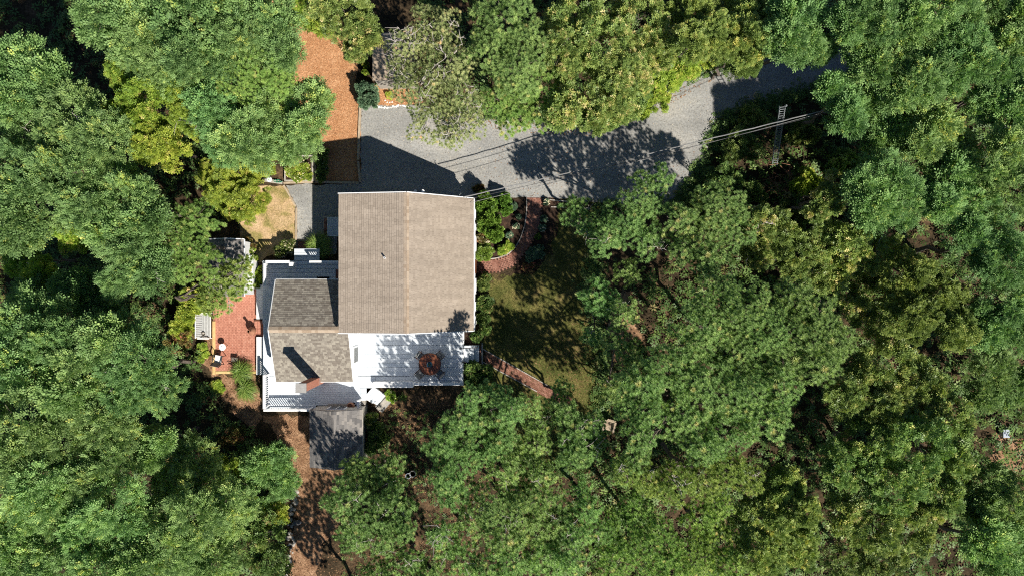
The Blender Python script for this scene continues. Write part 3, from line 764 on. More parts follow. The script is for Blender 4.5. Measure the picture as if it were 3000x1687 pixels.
BAL = piece_mesh('baluster', (0.042, 0.042, 0.72), MAT['white'], 0.5)
def railing(a, b, zt=1.86, spacing=0.135, wide=0.13, posts=True):
    a, b = Vector((*a, 0)), Vector((*b, 0)); u = (b-a).normalized(); L = (b-a).length; v = Vector((-u.y,u.x,0))
    m = MB().abox((a+b)/2+Vector((0,0,zt)), u, v, Vector((0,0,1)), L/2, wide/2, 0.02)
    rail = m.build('railing', MAT['white'], deck)
    MB().abox((a+b)/2+Vector((0,0,zt-0.062)), u, v, Vector((0,0,1)), L/2-0.01, 0.02, 0.04).build('upper_rail', MAT['white'], rail)
    MB().abox((a+b)/2+Vector((0,0,ZD+0.12)), u, v, Vector((0,0,1)), L/2-0.01, 0.02, 0.035).build('lower_rail', MAT['white'], rail)
    k = int(L/spacing)
    for i in range(1, k):
        q = a.lerp(b, i/k); place('baluster', BAL, rail, (q.x, q.y, zt-0.11), math.atan2(u.y,u.x))
    if posts:
        np_ = max(1, round(L/1.9))
        for i in range(np_+1):
            q = a.lerp(b, min(max(i/np_, 0.05/L), 1-0.05/L))
            MB().box((q.x-0.045,q.y-0.045,ZD-0.3),(q.x+0.045,q.y+0.045,zt+0.025)).build('post', MAT['white'], rail, bevel=0.006)
T = lambda px, py: tuple(P(px, py, 1.86)[:2])
railing(T(772,1201), T(906,1201))
railing(T(774,1098), T(774,1195), wide=0.16)
railing(T(776,838), T(776,772), wide=0.16)
railing(T(778,767), T(848,767), wide=0.16)
railing(T(906,767), T(990,767), wide=0.12)
railing(T(1352,976), T(1352,1008))
railing(T(1352,1064), T(1352,1120))
railing(T(1212,1124), T(1347,1124))
railing(T(1049,1172), T(1049,1200), wide=0.16)
MB().box((*T(846,781),ZD),(*T(858,768),1.84)).build('newel_post', MAT['white'], deck, bevel=0.01)
# low white ledges along the patio with a gap for the brick step
for ya, yb in ((834,934),(986,1097)):
    A, B = P(751,yb,0.45), P(769,ya,0.45)
    MB().box((A.x,A.y,0.0),(wW-0.025,B.y,0.45)).build('ledge', MAT['white'], deck, bevel=0.01)
A, B = P(744,984,0.3), P(769,938,0.3)
m = MB().box((A.x,A.y,0),(wW-0.025,B.y,0.22)); m.build('step', MAT['sandjoint'], deck)
m = MB(); r = random.Random(4)
yy = A.y+0.02
while yy < B.y-0.1:
    for i in range(3):
        xx = A.x+0.01+i*0.2
        if xx+0.18 < wW-0.03: m.box((xx,yy,0.2),(xx+0.185,yy+0.095,0.245), r.random())
    yy += 0.102
m.build('step_bricks', MAT['brick'], deck)['kind'] = 'stuff'
# built-in bench along the southern edge of the long deck
A, B = P(1094,1135,1.36), P(1210,1117,1.36)
m = MB(); nb = 3; w = (B.y-A.y)/nb
for i in range(nb): m.box((A.x,A.y+i*w+0.006,1.32),(B.x,A.y+(i+1)*w-0.006,1.36), i/3)
bs_ = m.build('built_in_bench', MAT['white'], deck)
MB().box((A.x+0.03,A.y+0.03,0.35),(B.x-0.03,B.y-0.03,1.315)).build('bench_box', MAT['white'], bs_)
# stairs to the lawn
A, B = P(1361,1060,0.6), P(1403,1012,0.6)
wd = (B.x-eR-0.03)/3
st = None
for i in range(3):
    m = MB().box((eR+0.034+i*wd, A.y, 0.0),(eR+0.034+(i+1)*wd-0.012, B.y, 0.70-0.19*i)); m.build('stair', MAT['deck'], deck, bevel=0.01)
m = MB().tube([P(1345,1021,1.75),P(1400,1017,1.25)],[0.025,0.025],8)
for q in (P(1347,1021,1.7),P(1397,1017,1.25)): m.tube([q,(q.x,q.y,0.2)],[0.02,0.02],8)
m.build('handrail', MAT['black_metal'], deck)
m = MB().tube([P(1353,1060,1.75),P(1364,1059,1.65)],[0.025,0.025],8).tube([P(1354,1060,1.72),(P(1354,1060,1.72).x,P(1354,1060,1.72).y,0.4)],[0.02,0.02],8)
m.build('handrail', MAT['black_metal'], deck)
# corner stairs running down to the south-east
c0 = P(1081,1149,0.8); ud = Vector((0.66,0.75,0)).normalized(); vd = Vector((ud.y,-ud.x,0))
for i in range(4):
    c = c0 + vd*(0.06+0.235*i)
    z = 0.78-0.17*i
    MB().abox((c.x,c.y,z/2), ud, vd, Vector((0,0,1)), 0.41, 0.112, z/2).build('stair', MAT['deck'], deck, bevel=0.01)
for s, e in ((-1,0.42),(1,0.42)):
    a = c0+ud*s*e; b = a+vd*0.55
    MB().beam((a.x,a.y,0.75),(b.x,b.y,0.40),0.05,0.16).build('stringer', MAT['white'], deck)
c = c0 + vd*1.13 + ud*0.0
MB().abox((c.x,c.y,0.05), ud, vd, Vector((0,0,1)), 0.62, 0.16, 0.05).build('landing_timber', MAT['timber_grey'], deck)
MB().abox((c.x-0.02,c.y-0.02,0.02), ud, vd, Vector((0,0,1)), 0.55, 0.30, 0.02).build('landing', MAT['concrete'], deck)

# ------------------------------------------------------------------ outbuildings
shed = thing('shed', 'low shed with grey shingled gable roof standing against the southern deck', 'shed', (-10.65,-9.1,0))
SX0, SXR, SX1, SY0, SY1 = -12.25, -10.64, -9.10, -10.85, -7.36
roof_slope(shed, (SX0,SY0,2.4),(SX0,SY1,2.4),(SXR,SY0,3.15),(SXR,SY1,3.15), MAT['roof_grey'], MAT['roof_grey'], seed=61, tab=0.26)
roof_slope(shed, (SX1,SY1,2.4),(SX1,SY0,2.4),(SXR,SY1,3.15),(SXR,SY0,3.15), MAT['roof_grey'], MAT['roof_grey'], seed=62, tab=0.26)
ridge_caps(shed, (SXR,SY0,3.15),(SXR,SY1,3.15),(-1,0,-0.46),(1,0,-0.48), MAT['roof_grey'], half=0.15, seed=8)
prof = [(SX0+0.12,0),(SX1-0.10,0),(SX1-0.10,2.28),(SXR,3.0),(SX0+0.12,2.28)]
n = len(prof); mb = MB()
mb.add([(x,SY0+0.1,z) for x,z in prof] + [(x,SY1-0.0,z) for x,z in prof],
       [tuple(range(n)), tuple(range(n,2*n))[::-1]] + [(i,(i+1)%n,(i+1)%n+n,i+n)[::-1] for i in range(n)])
mb.build('wall', MAT['timber_grey'], shed)
f = MB().box((-11.25,SY1+0.003,1.30),(-10.15,SY1+0.05,2.45)).build('window', MAT['white'], shed)
for i in range(2): MB().box((-11.18+i*0.52,SY1+0.052,1.38),(-10.72+i*0.52,SY1+0.06,2.38)).build('pane', MAT['glass'], f)
MB().box((-11.45,SY1+0.003,1.08),(-9.95,SY1+0.16,1.16)).build('sill', MAT['timber_grey'], shed)
MB().box((SX1-0.02,SY0,2.30),(SX1+0.06,SY1,2.40)).build('gutter', MAT['timber_grey'], shed)

shd = thing('shed', 'small garden shed with dark shingled roof and white side wall above the patio', 'shed', (-17.6,1.2,0))
A, B = P(612,868,2.1), P(714,702,2.1)
xr = (A.x+B.x)/2+0.15
roof_slope(shd, (B.x,B.y,2.1),(B.x,A.y,2.1),(xr,B.y,2.75),(xr,A.y,2.75), MAT['roof_grey'], MAT['roof_grey'], seed=63, tab=0.26)
roof_slope(shd, (A.x,A.y,2.1),(A.x,B.y,2.1),(xr,A.y,2.75),(xr,B.y,2.75), MAT['roof_grey'], MAT['roof_grey'], seed=64, tab=0.26)
prof = [(A.x+0.1,0),(B.x-0.04,0),(B.x-0.04,2.0),(xr,2.62),(A.x+0.1,2.0)]
mb = MB(); mb.add([(x,A.y+0.1,z) for x,z in prof] + [(x,B.y-0.1,z) for x,z in prof],
       [tuple(range(n)), tuple(range(n,2*n))[::-1]] + [(i,(i+1)%n,(i+1)%n+n,i+n)[::-1] for i in range(n)])
mb.build('wall', MAT['white'], shd)
a2, b2 = P(742,846,0.9), P(718,748,0.9)
MB().box((B.x-0.04,a2.y,0.0),(P(741,0,1.0).x,b2.y,1.0)).build('lean_to', MAT['white'], shd, bevel=0.02)
MB().box((B.x-0.02,A.y,1.98),(B.x+0.05,B.y,2.09)).build('fascia', MAT['white'], shd)
MB().beam((A.x,B.y+0.03,2.05),(xr,B.y+0.03,2.7),0.05,0.12).beam((xr,B.y+0.03,2.7),(B.x,B.y+0.03,2.05),0.05,0.12).build('rake_board', MAT['white'], shd)

ts = thing('shed', 'tan roofed shed half hidden under the dry pine by the mulch', 'shed', (-8,15,0))
A, B = P(1091,236,2.4), P(1215,98,2.4)
MB().add([(A.x,A.y,2.32),(B.x,A.y,2.5),(B.x,B.y,2.5),(A.x,B.y,2.32),(A.x,A.y,2.42),(B.x,A.y,2.60),(B.x,B.y,2.60),(A.x,B.y,2.42)],
         [(0,3,2,1),(4,5,6,7),(0,1,5,4),(1,2,6,5),(2,3,7,6),(3,0,4,7)]).build('roof', MAT['roof_felt'], ts)
MB().box((A.x+0.08,A.y+0.08,0),(B.x-0.08,B.y-0.08,2.33)).build('wall', MAT['timber_grey'], ts)
for i in range(1,4):
    yv = A.y+(B.y-A.y)*i/4
    MB().beam((A.x+0.02,yv,2.425),(B.x-0.02,yv,2.605),0.05,0.02).build('roof_seam', MAT['roof_felt'], ts)

# ------------------------------------------------------------------ furniture and small things
def box_at(mb, c, sx, sy, z0, z1, ang=0.0, rnd=0.5):
    u = Vector((math.cos(ang), math.sin(ang), 0)); v = Vector((-u.y, u.x, 0))
    return mb.abox((c[0], c[1], (z0+z1)/2), u, v, Vector((0,0,1)), sx/2, sy/2, (z1-z0)/2, rnd)

# round table on the long deck: planked top, rim, pedestal legs
tc = P(1259, 1066, 1.62)
tab = thing('patio_table', 'round reddish wooden table on the long white deck', 'table', (tc.x, tc.y, ZD))
R_T = 0.66
k = 9
for i in range(k):
    a, b = -R_T + 2*R_T*i/k + 0.004, -R_T + 2*R_T*(i+1)/k - 0.004
    top = []; N = 10
    xs = np.linspace(a, b, N)
    up_ = [(x, math.sqrt(max(R_T*R_T - x*x, 1e-4))) for x in xs]
    pts = up_ + [(x, -y) for x, y in up_[::-1]]
    ca, sa = math.cos(0.5), math.sin(0.5)
    MB().prism([(tc.x + x*ca - y*sa, tc.y + x*sa + y*ca) for x, y in pts][::-1], 1.59, 1.62, random.random()).build('tabletop_slat', MAT['table_wood'], tab)
MB().lathe((tc.x,tc.y,1.56),[(R_T+0.005,0),(R_T+0.03,0.01),(R_T+0.03,0.06),(R_T+0.004,0.066)],40,cap=False).build('rim', MAT['dark_wood'], tab)
MB().lathe((tc.x,tc.y,ZD),[(0.30,0.005),(0.28,0.05),(0.07,0.08),(0.06,0.62),(0.20,0.66)],20).build('pedestal', MAT['dark_wood'], tab)
bw = thing('planter', 'small dark blue glazed planter in the middle of the round table', 'planter', (tc.x, tc.y, 1.62))
MB().lathe((tc.x,tc.y,1.623),[(0.10,0),(0.155,0.06),(0.175,0.15),(0.16,0.155),(0.14,0.12),(0.02,0.11)],24).build('bowl', MAT['blue_glaze'], bw, smooth=True)
r = np.random.default_rng(5); nn = 60
pp = np.column_stack([r.normal(0,0.05,nn), r.normal(0,0.05,nn), r.uniform(0.12,0.17,nn)])
dd = np.column_stack([r.normal(0,1,nn), r.normal(0,1,nn), r.uniform(0.2,1.2,nn)])
V, FF, rr = instance(kite(1.0,0.5), np.array([(0,1,2,3)]), pp, dd, r.normal(0,.6,nn), r.uniform(0.04,0.08,nn), r.uniform(0,1,nn))
link('leaves', np_mesh('leaves', V, FF, rr), MAT['blue_leaf'], bw)

def sling_chair(name, label, c, ang, zb, group=None, seat_mat=None, back_mat=None, frame=None):
    """armchair facing +x rotated by ang; two bent arms, sling seat and reclined back, four legs"""
    t = thing(name, label, 'chair', (c[0], c[1], zb), group, ang)
    frame = frame or MAT['dark_wood']; L = Vector
    def put(mb, nm, mat, **kw):
        me = mb.mesh(nm); me.materials.append(mat)
        o = bpy.data.objects.new(nm, me); COL.objects.link(o); o.parent = t
        if kw.get('bevel'):
            m = o.modifiers.new('edge','BEVEL'); m.width = kw['bevel']; m.segments = 2
        return o
    s = MB().add([(-0.22,-0.23,0.40),(0.26,-0.23,0.44),(0.26,0.23,0.44),(-0.22,0.23,0.40),(-0.22,-0.23,0.43),(0.26,-0.23,0.475),(0.26,0.23,0.475),(-0.22,0.23,0.43)],
                 [(0,3,2,1),(4,5,6,7),(0,1,5,4),(1,2,6,5),(2,3,7,6),(3,0,4,7)])
    put(s, 'seat', seat_mat or MAT['sling'], bevel=0.015)
    s = MB().add([(-0.22,-0.23,0.42),(-0.19,-0.23,0.43),(-0.19,0.23,0.43),(-0.22,0.23,0.42),(-0.42,-0.23,0.93),(-0.39,-0.23,0.94),(-0.39,0.23,0.94),(-0.42,0.23,0.93)],
                 [(0,3,2,1),(4,5,6,7),(0,1,5,4),(1,2,6,5),(2,3,7,6),(3,0,4,7)])
    put(s, 'backrest', back_mat or MAT['sling'], bevel=0.012)
    for y in (-0.27, 0.27):
        put(MB().tube([(-0.40,y,0.90),(-0.30,y,0.66),(-0.05,y,0.645),(0.24,y,0.65),(0.30,y,0.60)],[0.02,0.03,0.032,0.032,0.024],8), 'armrest', frame)
        put(MB().tube([(0.28,y,0.62),(0.26,y,0.35),(0.30,y,0.0)],[0.022]*3,8), 'leg', frame)
        put(MB().tube([(-0.42,y,0.95),(-0.24,y,0.42),(-0.30,y,0.0)],[0.022]*3,8), 'leg', frame)
    put(MB().tube([(0.26,-0.27,0.42),(0.26,0.27,0.42)],[0.018]*2,8), 'stretcher', frame)
    return t

for (px, py, lab) in ((1235,1045,'grey sling chair at the round table, on the roof side towards the wing'),
                      (1286,1043,'grey sling chair at the round table, on the roof side towards the stairs'),
                      (1234,1091,'grey sling chair at the round table, by the railing next to the white bench'),
                      (1286,1091,'grey sling chair at the round table, by the railing corner near the stairs')):
    c = P(px, py, 1.35)
    sling_chair('patio_chair', lab, (c.x, c.y), math.atan2(tc.y-c.y, tc.x-c.x), ZD, 'chairs around the round table').scale = (0.84, 0.84, 0.9)

# white garden bench facing the patio
bc = P(597, 954, 0.45)
bench = thing('garden_bench', 'white slatted garden bench beside the brick patio', 'bench', (bc.x, bc.y, 0.0))
def bb(name, lo, hi, mat=MAT['white'], bev=0.006):
    return MB().box((bc.x+lo[0], bc.y+lo[1], lo[2]), (bc.x+hi[0], bc.y+hi[1], hi[2])).build(name, mat, bench, bevel=bev)
for i in range(5): bb('seat_slat', (-0.10+i*0.097, -0.72, 0.42), (-0.022+i*0.097, 0.72, 0.445), MAT['timber_pale'])
for i in range(13):
    y = -0.69 + i*0.115
    m = MB().add([(bc.x-0.14,bc.y+y-0.045,0.45),(bc.x-0.11,bc.y+y-0.045,0.45),(bc.x-0.11,bc.y+y+0.045,0.45),(bc.x-0.14,bc.y+y+0.045,0.45),
                  (bc.x-0.34,bc.y+y-0.045,0.90),(bc.x-0.31,bc.y+y-0.045,0.91),(bc.x-0.31,bc.y+y+0.045,0.91),(bc.x-0.34,bc.y+y+0.045,0.90)],
                 [(0,3,2,1),(4,5,6,7),(0,1,5,4),(1,2,6,5),(2,3,7,6),(3,0,4,7)])
    m.build('back_slat', MAT['timber_pale'], bench)
MB().beam((bc.x-0.335,bc.y-0.76,0.93),(bc.x-0.335,bc.y+0.76,0.93),0.05,0.06).build('top_rail', MAT['white'], bench, bevel=0.006)
for s in (-0.79, 0.79):
    MB().box((bc.x-0.34,bc.y+s-0.04,0.62),(bc.x+0.40,bc.y+s+0.04,0.65)).build('armrest', MAT['white'], bench, bevel=0.01)
    for dx in (-0.30, 0.34): MB().box((bc.x+dx-0.03,bc.y+s-0.03,0.0),(bc.x+dx+0.03,bc.y+s+0.03,0.618)).build('leg', MAT['white'], bench, bevel=0.005)
MB().box((bc.x+0.385,bc.y-0.74,0.36),(bc.x+0.415,bc.y+0.74,0.41)).build('apron', MAT['white'], bench)
bk = P(597,978,0.5)
bask = thing('basket', 'small dark hollow basket at the end of the white bench', 'basket', (bk.x,bk.y,0.446))
MB().lathe((bk.x,bk.y,0.447),[(0.09,0),(0.12,0.14),(0.105,0.14),(0.08,0.02)],16).build('body', MAT['timber_grey'], bask)
MB().tube([(bk.x-0.11,bk.y,0.58),(bk.x-0.07,bk.y,0.68),(bk.x+0.07,bk.y,0.68),(bk.x+0.11,bk.y,0.58)],[0.012]*4,6).build('handle', MAT['black_metal'], bask)

# lounge chair and little round table on the patio
cc = P(641, 1052, 0.4)
lc = sling_chair('lounge_chair', 'dark metal chair with white seat cushion and taupe back on brick patio', (cc.x, cc.y), math.radians(78), 0.054, None, MAT['cushion'], MAT['taupe'], MAT['black_metal'])
rt = P(652, 1016, 0.5)
rtt = thing('side_table', 'small round white table beside the metal patio chair', 'side table', (rt.x, rt.y, 0.054))
MB().lathe((rt.x,rt.y,0.52),[(0.20,0),(0.215,0.015),(0.215,0.03),(0.19,0.035)],32).build('tabletop', MAT['white'], rtt)
for a in (0.4, 2.5, 4.6):
    MB().tube([(rt.x+0.06*math.cos(a),rt.y+0.06*math.sin(a),0.52),(rt.x+0.17*math.cos(a),rt.y+0.17*math.sin(a),0.054)],[0.014,0.014],8).build('leg', MAT['black_metal'], rtt)
MB().lathe((rt.x+0.03,rt.y,0.556),[(0.06,0),(0.075,0.04),(0.06,0.04),(0.05,0.015)],16).build('saucer', MAT['white'], rtt)
fs = P(688, 1052, 0.3)  # added stool shape stands in for the shadows of chair and grass
ft = thing('shadow_stool', 'spindly stool shape standing in for shadow between patio chair and grass clump', 'shadow_stool', (fs.x, fs.y, 0.054))
MB().add([(fs.x-.20,fs.y-.12,.34),(fs.x+.18,fs.y-.16,.34),(fs.x+.20,fs.y+.10,.34),(fs.x-.18,fs.y+.14,.34),(fs.x-.20,fs.y-.12,.37),(fs.x+.18,fs.y-.16,.37),(fs.x+.20,fs.y+.10,.37),(fs.x-.18,fs.y+.14,.37)],
         [(0,3,2,1),(4,5,6,7),(0,1,5,4),(1,2,6,5),(2,3,7,6),(3,0,4,7)]).build('seat', MAT['taupe'], ft)
for dx, dy in ((-.19,-.11),(.17,-.15),(.19,.09),(-.17,.13)):
    MB().tube([(fs.x+dx,fs.y+dy,.34),(fs.x+dx*1.2,fs.y+dy*1.2,0.054)],[0.013,0.013],8).build('leg', MAT['black_metal'], ft)

def chiminea(name, label, c, zb, s=1.0, mouth=math.pi/2):
    t = thing(name, label, 'chiminea', (c.x, c.y, zb))
    MB().lathe((c.x,c.y,zb+0.16*s),[(0.10*s,0),(0.22*s,0.08*s),(0.27*s,0.22*s),(0.24*s,0.38*s),(0.13*s,0.52*s),(0.085*s,0.62*s),(0.075*s,0.85*s),(0.10*s,0.88*s),(0.10*s,0.91*s),(0.07*s,0.91*s),(0.06*s,0.7*s)],24).build('body', MAT['terracotta'], t, smooth=True)
    MB().lathe((c.x,c.y,zb+1.055*s),[(0.02*s,0),(0.06*s,0.0)],16).build('flue', MAT['soot'], t)
    d = Vector((math.cos(mouth), math.sin(mouth), 0))
    q = c + d*0.245*s
    MB().abox((q.x,q.y,zb+0.36*s), Vector((-d.y,d.x,0)), d, Vector((0,0,1)), 0.10*s, 0.035*s, 0.10*s).build('mouth', MAT['soot'], t, bevel=0.03)
    for a in range(3):
        aa = a*2.094+0.4
        MB().tube([(c.x+0.13*s*math.cos(aa),c.y+0.13*s*math.sin(aa),zb+0.2*s),(c.x+0.22*s*math.cos(aa),c.y+0.22*s*math.sin(aa),zb)],[0.014,0.014],6).build('leg', MAT['black_metal'], t)
    return t
cp = P(741, 968, 0.25)
chiminea('chiminea', 'brown clay chiminea standing at the brick step of the patio', cp, 0.054, 1.0)
c2 = P(1031, 1187, 0.9)
p2 = thing('planter', 'terracotta pot with dark hollow top by the shed end of the deck', 'planter', (c2.x,c2.y,ZD))
MB().lathe((c2.x,c2.y,ZD),[(0.16,0),(0.22,0.12),(0.25,0.34),(0.20,0.50),(0.22,0.54),(0.22,0.57),(0.17,0.57),(0.16,0.5)],24).build('pot', MAT['terracotta'], p2, smooth=True)
MB().lathe((c2.x,c2.y,ZD+0.47),[(0.16,0),(0.155,0.01)],20).build('soil', MAT['soot'], p2)
MB().tube([(c2.x-0.24,c2.y,ZD+0.35),(c2.x-0.34,c2.y-0.02,ZD+0.38),(c2.x-0.24,c2.y,ZD+0.46)],[0.025]*3,8).build('handle', MAT['terracotta'], p2)
c3 = P(1037, 1181, 1.1)
wc = thing('watering_can', 'pale watering can next to the terracotta pot on the deck', 'watering can', (c3.x,c3.y,ZD))
MB().lathe((c3.x,c3.y,ZD),[(0.12,0.0),(0.13,0.25),(0.11,0.28),(0.08,0.28),(0.075,0.1)],20).build('body', MAT['pale_blue'], wc, smooth=True)
MB().tube([(c3.x+0.10,c3.y+0.04,ZD+0.08),(c3.x+0.22,c3.y+0.10,ZD+0.30)],[0.025,0.018],8).build('spout', MAT['pale_blue'], wc)
MB().tube([(c3.x-0.11,c3.y-0.02,ZD+0.1),(c3.x-0.20,c3.y-0.04,ZD+0.22),(c3.x-0.02,c3.y,ZD+0.34)],[0.014]*3,8).build('handle', MAT['black_metal'], wc)

# bulkhead hatch and brick step on the west side of the house
A, B = P(956,692,0.7), P(990,636,0.7)
bh = thing('bulkhead_hatch', 'pale sloping hatch against the shaded side of the house', 'hatch', ((A.x+B.x)/2,(A.y+B.y)/2,0))
MB().add([(A.x,A.y,0),(HX0+0.17,A.y,0),(HX0+0.17,B.y,0),(A.x,B.y,0),(A.x,A.y,0.45),(HX0+0.17,A.y,0.95),(HX0+0.17,B.y,0.95),(A.x,B.y,0.45)],
         [(0,3,2,1),(4,5,6,7),(0,1,5,4),(1,2,6,5),(2,3,7,6),(3,0,4,7)]).build('box', MAT['white'], bh)
ymid = (A.y+B.y)/2
for ya, yb in ((A.y+0.04,ymid-0.01),(ymid+0.01,B.y-0.04)):
    MB().add([(A.x+0.03,ya,0.49),(HX0+0.12,ya,0.95),(HX0+0.12,yb,0.95),(A.x+0.03,yb,0.49)],[(0,1,2,3)]).build('door', MAT['pale_blue'], bh)
A, B = P(949,690,0.1), P(970,636,0.1)
bp = MB().box((A.x-0.06,A.y-0.06,-0.02),(B.x+0.06,B.y+0.06,0.10)).build('hatch_pavement', MAT['timber_grey']); bp['kind'] = 'structure'
brick_field(bp, [(A.x+0.1+i*0.2, A.y+0.05+j*0.1, 0.135, 0.0) for i in range(2) for j in range(11)], (0.19,0.094,0.05), MAT['brick_old'], 46)
a = P(947,823,ZD)
tag(MB().box((a.x-0.38,a.y-0.06,ZD+0.004),(a.x+0.38,a.y+0.26,ZD+0.018)).build('door_mat', MAT['soot']), 'dark mat at the foot of the brown wing on the shaded deck', 'mat')
a = P(986,803,ZD)
tag(MB().box((a.x-0.05,a.y-0.28,ZD+0.004),(a.x+0.22,a.y+0.28,ZD+0.018)).build('door_mat', MAT['table_wood']), 'brown mat against the house wall on the shaded deck', 'mat')

# raised flower beds beside the mulch
for x0p, x1p, lab in ((833,918,'raised bed with weathered grey sides and pale flowers by the lane'),):
    A, B = P(x0p,531,0.3), P(x1p,455,0.3)
    t = thing('raised_bed', lab, 'raised bed', ((A.x+B.x)/2,(A.y+B.y)/2,0))
    for lo, hi in (((A.x,A.y,0),(A.x+0.08,B.y,0.34)),((B.x-0.10,A.y,0),(B.x,B.y,0.36)),((A.x+0.083,A.y,0),(B.x-0.103,A.y+0.08,0.32)),((A.x+0.083,B.y-0.08,0),(B.x-0.103,B.y,0.32))):
        MB().box(lo, hi).build('side_board', MAT['timber_grey'], t, bevel=0.008)
    MB().box((A.x+0.085,A.y+0.085,0),(B.x-0.105,B.y-0.085,0.22)).build('soil', MAT['bed'], t)
A, B = P(921,533,0.2), P(926,455,0.2)
timber('edging_timber', 'pale stone faced timber between raised bed and dark ivy', (925,533), (925,462), 0.13, 0.0, 0.22, MAT['timber'])
a = P(787,525,0.3)
bagm = MB().lathe((a.x,a.y,0.14),[(0.10,0),(0.19,0.05),(0.17,0.14),(0.08,0.20),(0.03,0.22)],14)
bg_ = bagm.build('bag', MAT['white'], smooth=True); tag(bg_, 'small white bag lying on the grey plank by the hedge', 'bag')
hp = []
for i in range(26):
    t_ = i/25*4*math.pi; c = P(806,531,0.2)
    hp.append((c.x+0.16*math.cos(t_)+0.012*i, c.y+0.08*math.sin(t_), 0.155+0.002*i))
tag(MB().tube(hp,[0.018]*len(hp),6).build('garden_hose', MAT['hose']), 'green hose looped at the lane corner near the hedge', 'hose')

# white stones along the drive
def stone_mesh(seed, mat, sx=1.0, sy=1.0, sz=0.6):
    r = random.Random(seed); mb = MB(); prof = []
    vs = []; fs = []; S = 7
    rings = [(0.75,0.0),(1.0,0.30),(0.85,0.75),(0.40,1.0)]
    for rr, z in rings:
        for k in range(S):
            a = 2*math.pi*k/S; q = rr*r.uniform(0.82,1.15)
            vs.append((0.5*sx*q*math.cos(a), 0.5*sy*q*math.sin(a), z*sz*0.5*r.uniform(0.85,1.1)))
    for i in range(3):
        for k in range(S): fs.append((i*S+k, i*S+(k+1)%S, (i+1)*S+(k+1)%S, (i+1)*S+k))
    fs.append(tuple(range(3*S,4*S))); fs.append(tuple(range(S))[::-1])
    mb.add(vs, fs, r.random()); me = mb.mesh('stone'); me.materials.append(mat); return me
row = thing('stone_edging', 'row of small white stones along the top edge of the drive', 'stone edging', P(1130,310,0))
ms = [stone_mesh(i, MAT['white_stone'], 1, 0.8, 0.7) for i in range(6)]
r = random.Random(3)
for i in range(24):
    q = P(1066+i*5.6+r.uniform(-1,1), 313-2.5*math.sin(i*0.4)+r.uniform(-1.5,1.5), 0.01)
    o = place('stone', r.choice(ms), row, q, r.uniform(0,6)); s = r.uniform(0.11,0.19); o.scale = (s,s,s)
for i in range(4):
    q = P(1128+i*7+r.uniform(-2,2), 300+r.uniform(-5,4), 0.01)
    o = place('stone', r.choice(ms), row, q, r.uniform(0,6)); s = r.uniform(0.10,0.15); o.scale = (s,s,s)
# rough stone border along the southern dirt path
bor = thing('stone_border', 'broken line of rough pale stones along the southern dirt path', 'stone border', P(850,1540,0))
ms = [stone_mesh(20+i, MAT['stone'], 1, 0.8, 0.55) for i in range(8)]
line = [(868,1400),(862,1440),(868,1470),(850,1500),(846,1560),(852,1590),(838,1640),(832,1700)]
for i in range(75):
    t_ = r.uniform(0, len(line)-1.001); k = int(t_); f = t_-k
    x = line[k][0]*(1-f)+line[k+1][0]*f; y = line[k][1]*(1-f)+line[k+1][1]*f
    q = P(x+r.gauss(0,8), y+r.gauss(0,6), 0.0)
    o = place('stone', r.choice(ms), bor, q, r.uniform(0,6)); s = r.uniform(0.10,0.30); o.scale = (s,s,s)
q = P(872,1528,0)
o = link('boulder', stone_mesh(99, MAT['roof_grey'], 1.1, 0.8, 0.8)); o.location = q; o.scale = (0.5,0.5,0.5); tag(o, 'dark boulder beside the sunny dirt path', 'boulder')
# stone kerbs in front of the lawn
k1 = thing('stone_edging', 'thin pale kerb stones between shaded drive and front bed', 'stone edging', P(1650,586,0))
for i in range(12):
    a, b = P(1590+i*9.2,584+i*0.9,0), P(1590+i*9.2+8.4,584+(i+0.9)*0.9,0)
    MB().beam((a.x,a.y,0.05),(b.x,b.y,0.05),0.06,0.10,r.random()).build('stone', MAT['stone'], k1)
k2 = thing('stone_edging', 'thin pale kerb stones along the top of the lawn', 'stone edging', P(1640,608,0))
for i in range(5):
    a, b = P(1614+i*9,607+i*0.3,0), P(1614+i*9+8,607+(i+0.9)*0.3,0)
    MB().beam((a.x,a.y,0.05),(b.x,b.y,0.05),0.06,0.10,r.random()).build('stone', MAT['stone'], k2)

# pots in the shade under the pines
for px, py, rr_, mt, lab, rim in ((1196,1393,0.17,'pale_blue','pale grey bucket beside a rimmed pot under the pine',False),(1209,1387,0.20,'concrete','round rimmed grey pot beside the bucket under the pine',True)):
    q = P(px,py,0.3); t = thing('pot', lab, 'pot', (q.x,q.y,0))
    MB().lathe((q.x,q.y,0),[(rr_*0.75,0),(rr_,0.32),(rr_*1.05,0.33),(rr_*1.05,0.36),(rr_*0.85,0.36),(rr_*0.8,0.28)],22).build('body', MAT[mt], t, smooth=False)
    MB().lathe((q.x,q.y,0.27),[(rr_*0.8,0),(rr_*0.78,0.01)],18).build('soil', MAT['soot' if rim else 'pale_blue'], t)

